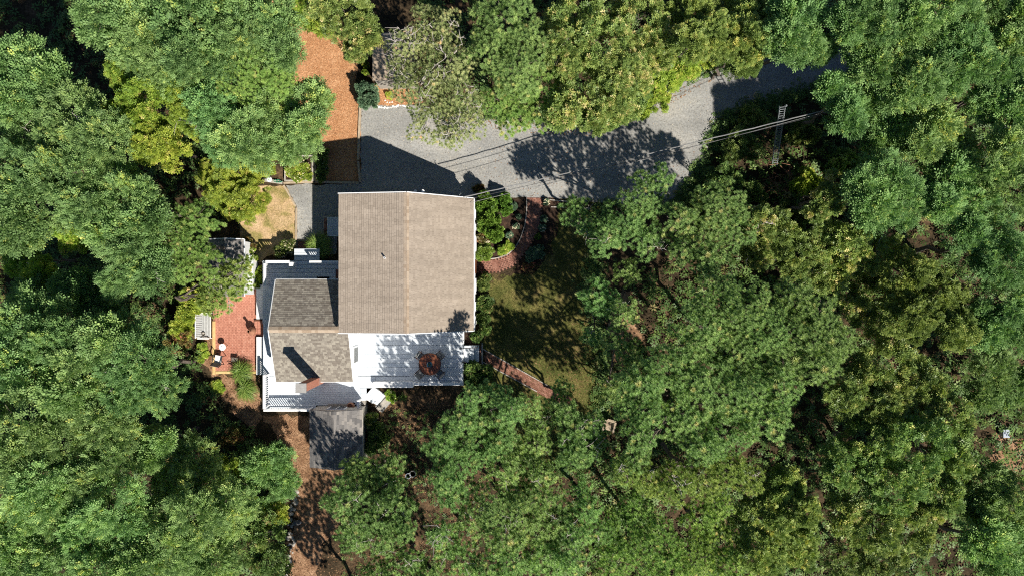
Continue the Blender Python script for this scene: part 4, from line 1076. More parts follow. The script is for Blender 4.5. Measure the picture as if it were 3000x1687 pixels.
# weathered chair between the pines
wcx = P(1784,1247,0.4)
ad = thing('wooden_chair', 'weathered slatted wooden chair in a gap between the pines', 'chair', (wcx.x,wcx.y,0), None, math.radians(-105))
def put(nm, mb, mat=MAT['timber'], par=ad):
    me = mb.mesh(nm); me.materials.append(mat); o = bpy.data.objects.new(nm, me); COL.objects.link(o); o.parent = par; return o
for i in range(5): put('seat_slat', MB().box((-0.22+i*0.10,-0.26,0.34+0.015*i),(-0.13+i*0.10,0.26,0.36+0.015*i)))
for i in range(5):
    y = -0.22+i*0.11
    put('back_slat', MB().add([(-0.24,y-0.048,0.34),(-0.21,y-0.048,0.34),(-0.21,y+0.048,0.34),(-0.24,y+0.048,0.34),(-0.50,y-0.048,0.95),(-0.47,y-0.048,0.96),(-0.47,y+0.048,0.96),(-0.50,y+0.048,0.95)],
        [(0,3,2,1),(4,5,6,7),(0,1,5,4),(1,2,6,5),(2,3,7,6),(3,0,4,7)]))
for s in (-0.33,0.33):
    put('armrest', MB().box((-0.35,s-0.06,0.56),(0.34,s+0.06,0.585)))
    put('leg', MB().box((0.24,s-0.03,0.0),(0.32,s+0.03,0.557)))
    put('leg', MB().box((-0.34,s-0.03,0.0),(-0.26,s+0.03,0.557)))
# pale bin beyond the eastern trees
q = P(2946,1268,0.4)
bn = thing('bin', 'small pale blue rounded bin on bare soil between the eastern trees', 'bin', (q.x,q.y,0))
MB().box((q.x-0.20,q.y-0.24,0.05),(q.x+0.20,q.y+0.24,0.45)).build('body', MAT['pale_blue'], bn, bevel=0.05)
MB().box((q.x-0.22,q.y-0.26,0.455),(q.x+0.22,q.y+0.26,0.52)).build('lid', MAT['pale_blue'], bn, bevel=0.03)
for s in (-1,1): MB().lathe((q.x+0.24,q.y+s*0.16,0.0),[(0.08,0),(0.08,0.10)],12).build('wheel', MAT['white'], bn)

# extension ladder leaning in the shrubs by the drive
la, lb = P(2268,486,0.25), P(2292,312,5.0)
lu = (lb-la).normalized(); side = Vector((1,0.12,0)).normalized()
lad = thing('ladder', 'long grey metal ladder leaning in the dark shrubs by the drive', 'ladder', la)
for s in (-0.155,0.155):
    MB().beam(la+side*s, lb+side*s, 0.04, 0.09).build('stile', MAT['grey_metal'], lad)
kk = 29
for i in range(kk):
    q = la.lerp(lb,(i+0.6)/kk)
    MB().tube([q-side*0.15,q+side*0.21],[0.022,0.022],7).build('rung', MAT['grey_metal'], lad)
MB().lathe(lb+side*0.22-Vector((0,0,0.05)),[(0.05,0),(0.07,0.06),(0.05,0.12)],10).build('end_cap', MAT['grey_metal'], lad)

# overhead cables from the house corner to the trees
def cable(label, a, b, sag, rad, mat, twist=0.0):
    a, b = Vector(a), Vector(b); pts = []
    for i in range(41):
        t_ = i/40; q = a.lerp(b,t_); q.z -= sag*4*t_*(1-t_)
        if twist: q += Vector((0, math.cos(t_*90)*twist, math.sin(t_*90)*twist))
        pts.append(q)
    tag(MB().tube(pts,[rad]*len(pts),5).build('overhead_cable', mat), label, 'cable', 'cables over the drive')
h0 = P(1357,578,3.25)
cable('thick pale cable from the house corner across the drive', h0, P(2440,318,6.2), 0.5, 0.03, MAT['cable'], 0.012)
cable('thin dark cable just below the pale one over the drive', (h0.x+0.2,h0.y-0.12,3.05), P(2445,327,6.0), 0.55, 0.013, MAT['cable_dark'])
cable('thin pale cable ending lowest at the house corner', (h0.x+0.38,h0.y-0.28,2.75), P(2445,322,5.7), 0.6, 0.012, MAT['cable'])

# ------------------------------------------------------------------ vegetation
def stack(parts, F):
    T = np.vstack(parts); k = len(parts[0])
    FF = np.vstack([F + i*k for i in range(len(parts))]); return T, FF
Q4 = np.array([(0,1,2,3)])
# locust spray: leaflets in pairs along a rachis
_sp = []
for i in range(4):
    x = 0.02 + i*0.055
    for s in (-1, 1): _sp.append(kite(0.095, 0.058, s*(0.9+0.35*(i % 2)), (x, 0.01*s, 0.02*(i % 2)), 0.2))
_sp.append(kite(0.10, 0.06, 0.0, (0.23, 0, 0)))
SPRAY = stack(_sp, Q4)
# rosette of larger leaves
_ro = [kite(0.17, 0.085, a, (0.03*math.cos(a), 0.03*math.sin(a), 0.02*(j % 3)), 0.16) for j, a in enumerate([0.0, 0.95, -0.9, 2.0, -2.1, 3.1])]
ROSETTE = stack(_ro, Q4)
SMALL = stack([kite(0.10, 0.055, a, (0.02*math.cos(a), 0.02*math.sin(a), 0.03*(j % 2)), 0.15) for j, a in enumerate([0.0, 1.1, -1.0, 2.2, -2.2, 3.1])], Q4)
# pine shoot: needles fanned round the axis
def tuft(n, L, w, seed):
    r = np.random.default_rng(seed); T = []
    for i in range(n):
        ph = i*2.39996; ct = 1 - (i+0.5)/n*1.15; st = math.sqrt(max(0, 1-ct*ct))
        d = np.array([ct, st*math.cos(ph), st*math.sin(ph)])
        side = np.cross(np.array([1.0,0,0]) + 0.25*r.normal(size=3), d); side /= np.linalg.norm(side)
        b = np.array([0.02+0.05*r.random(), 0, 0]); l = L*r.uniform(0.75, 1.1)
        T.append(np.array([b + side*w*0.5 , b - side*w*0.5, b + d*l]))
    return stack(T, np.array([(0,1,2)]))
TUFT = tuft(40, 0.165, 0.034, 1)
TUFT_THIN = tuft(24, 0.15, 0.030, 2)
FROND = stack([np.array([(0,-.012,0),(0,.012,0),(0.5,.014,0.0),(0.5,-.014,0.0)])], Q4)

KIND = {  # template, elements per puff, puff radius, puffs factor, element scale, skip
    'locust': (SPRAY, 40, 0.44, 1.9, 1.0, 0.10),
    'vine': (SMALL, 46, 0.40, 2.1, 1.05, 0.05),
    'oak': (ROSETTE, 26, 0.40, 2.1, 0.78, 0.10),
    'oak_gold': (SMALL, 44, 0.38, 2.2, 1.05, 0.08),
    'pine': (TUFT, 0, 0, 0, 1.0, 0.35),
    'pine_gold': (TUFT, 0, 0, 0, 0.85, 0.25),
    'pine_dry': (TUFT_THIN, 0, 0, 0, 1.0, 0.55),
    'shade_leaf': (ROSETTE, 18, 0.36, 1.9, 0.72, 0.10),
    'box': (SMALL, 50, 0.24, 2.2, 0.8, 0.0),
    'blue_leaf': (SMALL, 36, 0.22, 2.0, 0.8, 0.05),
    'red_leaf': (SMALL, 30, 0.22, 1.8, 0.8, 0.05),
}

def pine_arrays(c, R, H, kind, seed, ymin, gap):
    """shoots spaced over the bough's bumpy top, with a looser layer of shoots below"""
    (T, F), _, _, _, esc, skip = KIND[kind]
    r = np.random.default_rng(seed)
    d = r.normal(size=(5200, 3)); d /= np.linalg.norm(d, axis=1, keepdims=True); d = d[d[:,2] > ymin]
    ph = r.uniform(0, 6.28, 6); az = np.arctan2(d[:,1], d[:,0])
    bumpy = 1 + 0.15*np.sin(d[:,0]*5+ph[0])*np.sin(d[:,1]*5+ph[1]) + 0.11*np.sin(az*4+ph[2])*(1-d[:,2]) + 0.09*np.sin(az*7+ph[3])*(1-d[:,2]**2) + 0.07*np.sin(d[:,0]*11+ph[4])*np.sin(d[:,1]*11+ph[5])
    q = d*np.column_stack([R*bumpy, R*bumpy, H*bumpy])*r.uniform(0.9, 1.0, (len(d),1))
    hole = np.sin(q[:,0]*3.1/R*1.6+ph[1])+np.sin(q[:,1]*2.9/R*1.6+ph[4]) < -1.55 + skip
    q, d = q[~hole], d[~hole]
    sel = []; pts = np.zeros((0,3))
    for i in range(len(q)):
        if len(sel) == 0 or np.min(((q[sel]-q[i])**2).sum(1)) > gap*gap: sel.append(i)
    p1, d1 = q[sel], d[sel]
    k = int(len(sel)*0.8); j = r.integers(0, len(q), k)
    p2, d2 = q[j]*r.uniform(0.45, 0.8, (k,1)), d[j]
    p = np.vstack([p1, p2]) + np.array(c); d = np.vstack([d1, d2]); n = len(p)
    dd = 0.6*d + np.array([0,0,0.75]) + r.normal(0, 0.22, (n,3))
    rn = np.clip(0.5 + r.normal(0, 0.2, n), 0, 1)
    return instance(T, F, p, dd, r.uniform(0, 6.28, n), esc*r.uniform(0.75, 1.2, n), rn)

def crown_arrays(lobes, kind, seed, dens=1.0, ymin=-0.35, rel=None, rnd_bias=0.0):
    """lobes: (center, r, h). Leaf elements on leafy puffs that sit on bumpy lobes."""
    if kind.startswith('pine'):
        c, R, H = lobes[0]
        return pine_arrays(c, R, H, kind, seed, ymin, {'pine': 0.225, 'pine_gold': 0.20, 'pine_dry': 0.215}[kind])
    (T, F), ne, rp0, pf, esc, skip = KIND[kind]
    r = np.random.default_rng(seed); allp = []; alld = []; allr = []
    for c, R, H in lobes:
        rp = min(rp0, max(0.16, 0.36*R))
        n = max(4, int(pf*dens*2*R*(R+H)*0.5/(rp*rp)*1.25))
        d = r.normal(size=(n*2, 3)); d /= np.linalg.norm(d, axis=1, keepdims=True)
        d = d[d[:,2] > ymin][:n]; n = len(d)
        ph = r.uniform(0, 6.28, 4)
        bumpy = 1 + 0.16*np.sin(d[:,0]*4+ph[0]) * np.sin(d[:,1]*4+ph[1]) + 0.10*np.sin(np.arctan2(d[:,1], d[:,0])*5+ph[2]) + 0.06*np.sin(np.arctan2(d[:,1], d[:,0])*9+ph[3])
        rad = r.uniform(0.55, 1.0, n)**0.6 * bumpy
        keep = r.random(n) > skip
        q = np.array(c) + d*np.column_stack([rad*R, rad*R, rad*H])
        q, d = q[keep], d[keep]; n = len(q)
        prnd = r.normal(0, 0.16, n)
        prad = rp*r.uniform(0.65, 1.2, n)
        e = r.normal(size=(n, ne, 3)); e /= np.linalg.norm(e, axis=2, keepdims=True)
        e[:,:,2] = np.where(e[:,:,2] < -0.3, -e[:,:,2], e[:,:,2])
        rr = r.uniform(0.6, 1.0, (n, ne, 1))
        pos_ = q[:,None] + e*rr*prad[:,None,None]*np.array([1,1,0.75])
        dd = e + 0.55*d[:,None] + np.array([0,0,0.25]) + r.normal(0, 0.55, (n, ne, 3))
        dd[:,:,2] *= 0.42
        allp.append(pos_.reshape(-1,3)); alld.append(dd.reshape(-1,3))
        allr.append((0.45 + rnd_bias + np.repeat(prnd, ne) + r.normal(0, 0.2, n*ne)))
    p = np.vstack(allp); d = np.vstack(alld); rn = np.clip(np.concatenate(allr), 0, 1)
    n = len(p)
    V, FF, rr = instance(T, F, p, d, r.normal(0, 0.5, n), esc*r.uniform(0.7, 1.2, n), rn)
    return V, FF, rr

PROTO = {}
SIZES = (0.42, 0.85, 1.55)
def proto(kind, k, ymin, mat, variant):
    key = (kind, k, ymin, mat.name, variant)
    if key not in PROTO:
        R = SIZES[k]
        V, FF, rr = crown_arrays([(np.zeros(3), R, R*0.75)], kind, 5000 + hash((KINDS.index(kind), k, int(ymin*100), variant)) % 9999, ymin=ymin)
        me = np_mesh('foliage', V / R, FF, rr); me.materials.append(mat); PROTO[key] = me
    return PROTO[key]
KINDS = list(KIND)
VARS = {'locust': (3,4,6), 'pine': (3,5,6), 'pine_gold': (2,4,4), 'oak': (2,4,5), 'vine': (5,4,3)}
def crown_obj(name, parent, lobes, kind, seed, mat=None, ymin=-0.35, rnd_bias=0.0, dens=1.0):
    """a crown is a set of leafy boughs; alike boughs share one mesh"""
    rr = random.Random(seed); mat = mat or MAT[kind]
    cr = bpy.data.objects.new(name, None); cr.empty_display_size = 0.2; COL.objects.link(cr); cr.parent = parent
    tint = (rr.random(), rr.random())
    for c, R, H in lobes:
        k = 0 if R < 0.60 else (1 if R < 1.15 else 2)
        nv = VARS.get(kind, (2,2,3))[k]
        me = proto(kind, k, ymin, mat, rr.randrange(nv))
        o = bpy.data.objects.new('foliage', me); COL.objects.link(o); o.parent = cr
        o.location = Vector(c) - org(parent)
        o.rotation_euler = (rr.uniform(-.12,.12), rr.uniform(-.12,.12), rr.uniform(0, 6.28))
        o.scale = (R*rr.uniform(0.92,1.1), R*rr.uniform(0.92,1.1), H/0.75)
        o.color = (1.0 - rnd_bias - rr.uniform(-0.05,0.05), min(1, max(0, tint[0]+rr.uniform(-.15,.15))), tint[1], 1)
    return cr

def limb(mb, a, b, r0, r1, rr, wob=0.12, k=4):
    a, b = Vector(a), Vector(b); L = (b-a).length; pts = []
    for i in range(k+1):
        q = a.lerp(b, i/k)
        if 0 < i < k: q += Vector((rr.gauss(0,1), rr.gauss(0,1), rr.gauss(0,0.6)))*wob*L*0.35
        pts.append(q)
    mb.tube(pts, [r0+(r1-r0)*i/k for i in range(k+1)], 5)
    return pts

def tree(name, label, kind, ztop, px_lobes, seed, group=None, hr=0.9, dead=0, cat='tree', base=None, dens=1.0, low=0.0, rnd_bias=0.0, mat=None):
    rr = random.Random(seed); lobes = []
    for it in px_lobes:
        px, py, rp = it[:3]
        zt = ztop + rr.uniform(-0.9, 0.4) if len(it) < 4 else it[3]
        s = (CAM_H - zt + 1.2) / FPX; R = rp*s; H = max(0.25, min(R*hr*1.1, zt*0.46))
        c = P(px, py, zt - H*0.75); c.z = zt - H
        lobes.append((c, R*0.90, H))
    if base is None:
        bx = sum(c.x*R*R for c, R, H in lobes)/sum(R*R for c, R, H in lobes); by = sum(c.y*R*R for c, R, H in lobes)/sum(R*R for c, R, H in lobes)
    else:
        b_ = P(*base); bx, by = b_.x, b_.y
    t = thing(name, label, cat, (bx, by, 0), group)
    mb = MB(); r0 = 0.05 + 0.011*ztop
    top = Vector((bx+rr.uniform(-.2,.2), by+rr.uniform(-.2,.2), ztop*0.62))
    limb(mb, (bx,by,-0.1), top, r0, r0*0.5, rr, 0.09, 6)
    for c, R, H in lobes:
        st = Vector((bx,by,0)).lerp(top, rr.uniform(0.6,1.0))
        e = limb(mb, st, c + Vector((0,0,H*0.3)), r0*0.5, r0*0.22, rr, 0.10)
        for i in range(5):
            a = rr.uniform(0, 6.28); q = c + Vector((math.cos(a)*R*0.8, math.sin(a)*R*0.8, H*rr.uniform(0.0,0.6)))
            limb(mb, e[rr.choice((2,3,4))], q, r0*0.2, 0.012, rr, 0.14, 3)
    mb.build('trunk', MAT['bark'], t)
    crown_obj('crown', t, lobes, kind, seed+1000, dens=dens, rnd_bias=rnd_bias, mat=mat)
    if dead:
        md = MB()
        for i in range(dead):
            c, R, H = rr.choice(lobes); a = rr.uniform(0, 6.28); f = rr.uniform(0.0, 0.55); g = rr.uniform(0.7, 1.02)
            p0 = c + Vector((math.cos(a)*R*f, math.sin(a)*R*f, H*0.55*(1-f)))
            p1 = c + Vector((math.cos(a+rr.uniform(-.6,.6))*R*g, math.sin(a+rr.uniform(-.6,.6))*R*g, H*rr.uniform(0.5,1.0)))
            e = limb(md, p0, p1, 0.032, 0.012, rr, 0.22, 5)
            for k in range(3):
                q = e[rr.choice((2,3,4))]; limb(md, q, q + Vector((rr.gauss(0,.3), rr.gauss(0,.3), rr.uniform(0,.3))), 0.016, 0.006, rr, 0.2, 2)
        md.build('dead_branches', MAT['dead_wood'], t)['kind'] = 'stuff'
    return t

GW, GP, GO, GE = 'feathery trees of the western wood', 'pines around the lawn', 'oaks of the eastern and northern wood', 'feathery trees of the eastern wood'
TREES = [
 # western wood
 ('locust_tree','feathery green tree along the top edge, second from the left corner','locust',10.0,[(330,35,115),(455,85,120),(400,150,70)],GW),
 ('locust_tree','broad feathery tree along the top edge between two others','locust',10.3,[(560,40,130),(620,110,110),(560,170,80)],GW),
 ('locust_tree','feathery tree on the top edge overhanging the orange mulch','locust',9.6,[(730,30,120),(800,90,85),(830,150,48),(700,120,80)],GW),
 ('locust_tree','rounded feathery tree at the left edge above a dark gap','locust',10.2,[(60,215,105),(130,235,70),(30,300,60)],GW),
 ('locust_tree','feathery tree with bare pale twigs facing the dark gap','locust',10.0,[(220,330,95),(290,400,85),(160,400,75)],GW,dict(dead=3)),
 ('locust_tree','feathery tree at the left edge with a pale broken stem','locust',9.8,[(50,400,90),(100,490,85),(30,560,75)],GW,dict(dead=2)),
 ('vine_tree','yellow green vine covered tree in the upper western wood','vine',8.6,[(370,205,70),(440,280,100),(380,330,60)],GW,dict(dead=2)),
 ('vine_tree','bright vine covered tree with a broken grey stem','vine',8.0,[(430,390,70),(480,440,55),(420,440,40)],GW,dict(dead=3)),
 ('vine_tree','vine draped tree between feathery and pine crowns in the west','vine',8.2,[(540,260,75),(560,340,70)],GW,dict(dead=2)),
 ('locust_tree','dense feathery tree filling the middle of the upper western wood','locust',9.0,[(480,170,85),(420,110,60),(520,220,70)],GW),
 ('pine_tree','olive pine among feathery trees left of the orange mulch','pine_gold',8.6,[(690,150,85),(770,200,95),(700,240,75),(640,200,60),(820,250,50)],GW,dict(dens=1.2)),
 ('locust_tree','deep green tree overhanging the mulch and the raised bed','locust',8.2,[(780,330,100),(850,400,80),(720,400,90),(910,300,55),(900,370,48)],GW),
 ('locust_tree','dark feathery tree between the vine hedge and the olive pine','locust',8.4,[(640,340,85),(660,420,75),(600,300,55)],GW),
 ('vine_hedge','yellow green vine thicket above the parched grass','vine',2.6,[(700,500,85),(735,580,62),(665,570,65),(765,470,50),(640,510,60),(700,620,45)],None,dict(cat='hedge',hr=0.6)),
 ('locust_tree','wide feathery tree at the left edge level with the lane','locust',10.2,[(200,520,95),(110,600,95),(260,610,85),(40,660,70)],GW),
 ('locust_tree','feathery tree just left of the dark hollow with hanging vines','locust',9.6,[(330,520,75),(380,590,75),(320,660,70)],GW),
 ('vine_tree','yellow vine clump in the dark hollow of the western wood','vine',5.5,[(60,760,55),(120,800,50),(210,690,45)],GW,dict(dead=4)),
 ('locust_tree','feathery tree with small round hole, west of the garden shed','locust',9.8,[(380,710,85),(430,650,70),(360,800,75),(440,790,60)],GW,dict(dead=3)),
 ('locust_tree','low feathery tree in shade under the taller western crowns','locust',6.8,[(130,880,90),(230,850,60),(300,930,60)],GW),
 ('pine_tree','olive pine immediately west of the small garden shed','pine_gold',8.2,[(570,640,65),(540,720,75),(590,770,65),(520,790,50)],GW,dict(dens=1.25)),
 ('pine_tree','thin pine reaching over the garden shed and patio corner','pine_gold',6.6,[(690,810,55),(650,850,60),(620,880,45),(710,780,30)],GW,dict(dead=8,dens=1.0,base=(600,860))),
 ('vine_hedge','yellow green ivy strip between western wood and white bench','vine',1.8,[(560,865,42),(545,920,28),(530,965,34),(590,880,22)],None,dict(cat='hedge')),
 ('locust_tree','feathery tree at the left edge level with the patio','locust',10.4,[(90,970,110),(60,1080,100),(180,1010,75)],GW),
 ('locust_tree','feathery tree with lobed crown, second in from the left, level with the patio','locust',10.2,[(240,1080,85),(300,1000,70),(200,1150,70)],GW),
 ('locust_tree','feathery crown ending in a bare brown twig patch west of the patio','locust',9.6,[(400,1060,95),(460,1130,75),(350,1140,80),(330,980,55)],GW,dict(dead=8)),
 ('locust_tree','large feathery tree at the left edge below the patio level','locust',10.3,[(80,1240,115),(180,1290,95),(60,1350,85)],GW),
 ('locust_tree','feathery tree bordering the dark cleft of the lower western wood','locust',9.8,[(300,1240,90),(320,1340,80),(270,1410,75)],GW),
 ('locust_tree','feathery tree with rusty patch near the left edge','locust',10.1,[(110,1430,100),(180,1500,80),(50,1520,80)],GW,dict(rnd_bias=0.08)),
 ('locust_tree','feathery tree in the lower western wood right of the rusty one','locust',9.9,[(320,1480,90),(260,1560,85),(370,1560,70)],GW),
 ('locust_tree','feathery tree filling the bottom left corner','locust',10.2,[(70,1620,100),(170,1650,90),(20,1690,80)],GW),
 ('locust_tree','feathery tree on the bottom edge, second from the left corner','locust',9.8,[(310,1660,90),(400,1650,70)],GW),
 ('oak_sapling','young tree with loose leaf tufts above the lower western wood','locust',6.4,[(450,1300,45),(480,1290,28),(440,1340,30)],GW),
 ('locust_tree','round feathery tree between dark cleft and southern dirt path','locust',6.6,[(560,1350,75),(590,1420,70),(520,1420,60)],GW),
 ('locust_tree','feathery tree overhanging the southern dirt path','locust',2.7,[(770,1365,52),(820,1345,36),(760,1440,75),(840,1410,34)],GW,dict(dens=0.9)),
 ('vine_tree','yellow green patch of vine between two southern feathery trees','vine',2.8,[(665,1370,40),(690,1420,38),(800,1500,45),(760,1520,40)],GW),
 ('locust_tree','feathery tree by the bottom edge left of the southern path','locust',8.8,[(470,1520,80),(560,1510,80),(500,1610,80)],GW),
 ('locust_tree','feathery tree with paler underside beside the dark southern shrubs','locust',8.2,[(660,1490,75),(600,1590,80),(620,1660,70)],GW),
 ('vine_tree','dark vine covered shrub tree in the shade of the bottom path','shade_leaf',4.2,[(720,1600,75),(770,1560,60),(790,1650,60)],GW),
 # north side
 ('oak_tree','broadleaf tree on the top edge above the tan roofed shed','oak',8.6,[(1010,35,75),(1060,95,55),(950,20,50),(1040,150,40)],GO),
 ('yellow_shrub','yellow green shrub spilling over the head of the orange mulch','vine',2.4,[(905,45,42),(940,70,42),(895,10,40),(950,25,35)],None,dict(cat='shrub')),
 ('pine_tree','thin dry pine with many bare grey branches over the drive','pine_dry',9.0,[(1270,90,85),(1200,160,75),(1310,190,85),(1230,260,85),(1330,290,85),(1270,350,75),(1370,360,55),(1180,230,50),(1330,390,45),(1185,120,42),(1165,190,36)],GP,dict(dead=70,dens=1.15)),
 ('pine_tree','full green pine on the top edge right of the dry pine','pine',9.4,[(1480,60,100),(1540,140,90),(1440,150,75),(1520,210,80)],GP,dict(dens=1.15)),
 ('pine_tree','yellowish pine leaning over the drive next to the dry pine','pine_gold',8.0,[(1510,270,75),(1570,240,60),(1500,340,65),(1580,330,50),(1450,290,45)],GP,dict(dens=1.3,rnd_bias=0.1)),
 ('oak_tree','speckled olive oak on the top edge above the drive','oak',9.0,[(1690,50,95),(1760,130,90),(1650,150,70)],GO,dict(rnd_bias=0.12)),
 ('oak_tree','speckled olive oak whose boughs hang over the drive','oak',8.4,[(1700,240,80),(1790,280,75),(1660,320,60),(1740,350,48)],GO,dict(rnd_bias=0.12)),
 ('oak_tree','wide olive oak between two others north of the drive','oak',8.8,[(1870,60,95),(1900,160,85),(1830,210,70)],GO,dict(rnd_bias=0.14)),
 ('oak_tree','olive oak nearest the bright knotweed by the drive','oak',7.0,[(1845,255,58),(1835,310,48),(1790,340,40)],GO),
 ('oak_tree','golden tinted oak on the top edge above the bend of the drive','oak_gold',8.6,[(2030,40,85),(2100,100,80),(2020,120,55)],GO),
 ('oak_tree','brightest yellow oak on the top edge near the drive','oak_gold',8.2,[(2200,40,85),(2190,115,78),(2245,80,50)],GO,dict(rnd_bias=0.12)),
 ('oak_tree','small olive oak overhanging the upper bend of the drive','oak_gold',6.0,[(2150,165,55),(2190,185,42),(2120,130,40)],GO,dict(rnd_bias=-0.15)),
 ('knotweed','bright yellow green knotweed patch along the sunny drive edge','vine',1.7,[(1905,265,46),(1950,225,48),(2000,190,46),(2045,160,42),(2065,130,34),(1925,300,34),(1880,320,30)],None,dict(cat='shrub')),
 # eastern wood
 ('locust_tree','feathery tree on the top edge right of the yellow oak','locust',9.2,[(2330,40,65),(2300,110,60),(2350,125,55),(2400,150,40,7.5)],GE,dict(dead=2)),
 ('locust_tree','feathery tree on the top edge left of the corner group','locust',10.0,[(2530,30,90),(2600,60,80),(2490,70,50)],GE),
 ('locust_tree','pale feathery tree on the top edge near the right corner','locust',10.3,[(2720,30,100),(2800,60,80),(2660,80,60)],GE),
 ('locust_tree','feathery tree in the top right corner','locust',9.8,[(2910,30,85),(2980,60,70),(2960,130,60)],GE),
 ('locust_tree','pale feathery tree at the end of the drive','locust',9.6,[(2620,190,85),(2700,220,85),(2640,260,60),(2560,195,58),(2520,150,42)],GE),
 ('locust_tree','feathery tree between drive end and top right corner','locust',9.8,[(2830,140,80),(2780,200,70),(2870,190,50)],GE),
 ('locust_tree','small feathery tree where the cables enter the wood','locust',7.6,[(2460,275,48),(2480,340,50),(2430,260,30),(2500,300,40)],GE,dict(dead=2)),
 ('locust_tree','shaded feathery tree below the drive end','locust',7.0,[(2580,320,60),(2540,290,45),(2640,330,55),(2640,400,58,7.6),(2570,400,45,7.0)],GE),
 ('locust_tree','feathery tree east of the ladder in the middle of the dark shrubs','locust',9.4,[(2590,520,80),(2640,590,75),(2560,600,65),(2530,545,50)],GE),
 ('locust_tree','yellowish feathery tree north east of the ladder','locust',8.4,[(2740,370,60),(2770,430,65),(2700,420,45)],GE,dict(rnd_bias=0.15)),
 ('locust_tree','feathery tree at the right edge below the top corner','locust',9.4,[(2930,220,75),(2970,300,70),(2890,300,50)],GE),
 ('locust_tree','feathery tree at the right edge with fallen pale branch beside it','locust',9.4,[(2910,480,75),(2970,560,75),(2960,420,55)],GE,dict(dead=4)),
 ('locust_tree','feathery tree left of the one with the pale branch','locust',9.0,[(2790,520,65),(2830,590,70),(2760,600,50)],GE),
 ('locust_tree','feathery tree at the right edge level with the house roof','locust',9.6,[(2890,700,85),(2960,760,85),(2840,680,55)],GE),
 ('locust_tree','grey green feathery tree at the right edge level with the pines','locust',8.6,[(2930,880,85),(2980,960,75),(2900,960,60)],GE),
 ('locust_tree','low grey green tree above the pale bin','locust',5.4,[(2900,1080,65),(2960,1130,60),(2880,1160,45)],GE),
 ('locust_tree','feathery tree at the right edge below the pale bin','locust',7.6,[(2900,1420,70),(2970,1470,75),(2880,1480,55)],GE),
 ('locust_tree','feathery tree in the bottom right corner','locust',8.0,[(2960,1600,80),(2890,1580,65),(2940,1680,70)],GE),
 ('oak_tree','sunlit olive oak rising from the hollow right of the ladder','oak',7.2,[(2425,585,50),(2455,545,42),(2395,620,38)],GO,dict(rnd_bias=0.1)),
 ('oak_tree','dusky olive oak behind the upper pines, thin crown','oak',5.4,[(2228,650,48,7.4),(2270,690,75),(2340,740,80),(2220,740,50),(2400,800,55)],GO,dict(dens=0.62,dead=6)),
 ('oak_tree','dusky olive oak with yellow tips right of the thin one','oak',6.0,[(2470,720,80),(2560,740,70),(2440,800,60)],GO,dict(dens=0.66,rnd_bias=0.1,dead=5)),
 ('oak_tree','golden olive oak near the right edge above the glossy oak','oak_gold',8.4,[(2660,810,90),(2750,880,90),(2670,930,80),(2800,960,60)],GO,dict(rnd_bias=-0.08)),
 ('oak_tree','olive oak tucked between big pine and golden oak','oak',5.6,[(2560,850,70),(2590,940,65),(2510,900,50)],GO,dict(dens=0.85,rnd_bias=0.1)),
 ('oak_tree','glossy dark green oak in the lower right wood, upper half','oak',7.8,[(2590,1080,95),(2690,1140,90),(2490,1150,80),(2600,1190,80)],GO),
 ('oak_tree','glossy dark green oak in the lower right wood, lower half','oak',8.6,[(2560,1310,100),(2690,1300,95),(2480,1360,75),(2620,1420,90)],GO),
 ('oak_tree','glossy oak at the right of the lower wood beside grey green trees','oak',8.2,[(2780,1230,65),(2790,1340,65),(2760,1440,60)],GO),
 ('oak_tree','glossy oak on the bottom edge of the eastern wood','oak',8.2,[(2560,1540,90),(2660,1550,85),(2470,1510,60),(2720,1500,50)],GO),
 ('oak_tree','golden oak on the bottom edge between pines and glossy oak','oak_gold',8.0,[(2290,1430,60),(2250,1520,80),(2330,1590,75),(2230,1620,75),(2360,1500,45)],GO,dict(rnd_bias=0.0)),
 ('oak_tree','shaded green tree on the bottom edge right of the golden oak','shade_leaf',6.0,[(2480,1640,75),(2580,1670,70)],GO),
 # trees just past the southern edge, whose shade reaches the path
 ('pine_tree','pine rising just past the bottom edge below the dirt path','pine',8.6,[(1010,1900,100),(1090,1860,80),(940,1930,80)],GP),
 ('pine_tree','pine past the bottom edge right of the one below the path','pine',8.4,[(1230,1880,90),(1320,1900,90)],GP),
 # pines
 ('pine_tree','broad pine between drive and lawn with two rounded heads','pine',8.2,[(1880,580,75),(1830,660,75),(1900,700,60),(1780,680,50),(1930,530,45),(1760,720,36)],GP,dict(dead=6)),
 ('pine_tree','yellow green pine right of the one between drive and lawn','pine',8.4,[(2110,600,80),(2150,670,75),(2050,700,80),(2070,760,60),(1990,640,50),(2000,740,40)],GP,dict(rnd_bias=0.08)),
 ('pine_tree','small pine bough at the top of the lawn beside the drive','pine',6.6,[(1690,620,48),(1720,660,36)],GP,dict(dead=4,dens=0.95)),
 ('pine_tree','small pine in the middle of the lawn edge','pine',7.4,[(1755,870,55),(1790,900,36),(1735,985,26)],GP,dict(dens=1.0,dead=3)),
 ('pine_tree','shaded loose pine between the lawn edge and the largest pine','pine',8.0,[(1830,920,48),(1800,1000,42),(1850,1040,48),(1790,1140,42,5.6),(1840,800,45,6.0)],GP,dict(dead=4)),
 ('pine_tree','largest pine, its upper crown east of the lawn','pine',10.6,[(2110,880,85),(2060,960,90),(2190,910,90),(2160,1010,95),(2250,970,75),(2010,1040,60)],GP,dict(dens=1.12)),
 ('pine_tree','largest pine, right hand neighbour with layered boughs','pine',10.2,[(2330,880,65),(2390,930,75),(2340,1000,90),(2440,1000,70),(2400,1070,70),(2290,1060,70)],GP,dict(dens=1.12)),
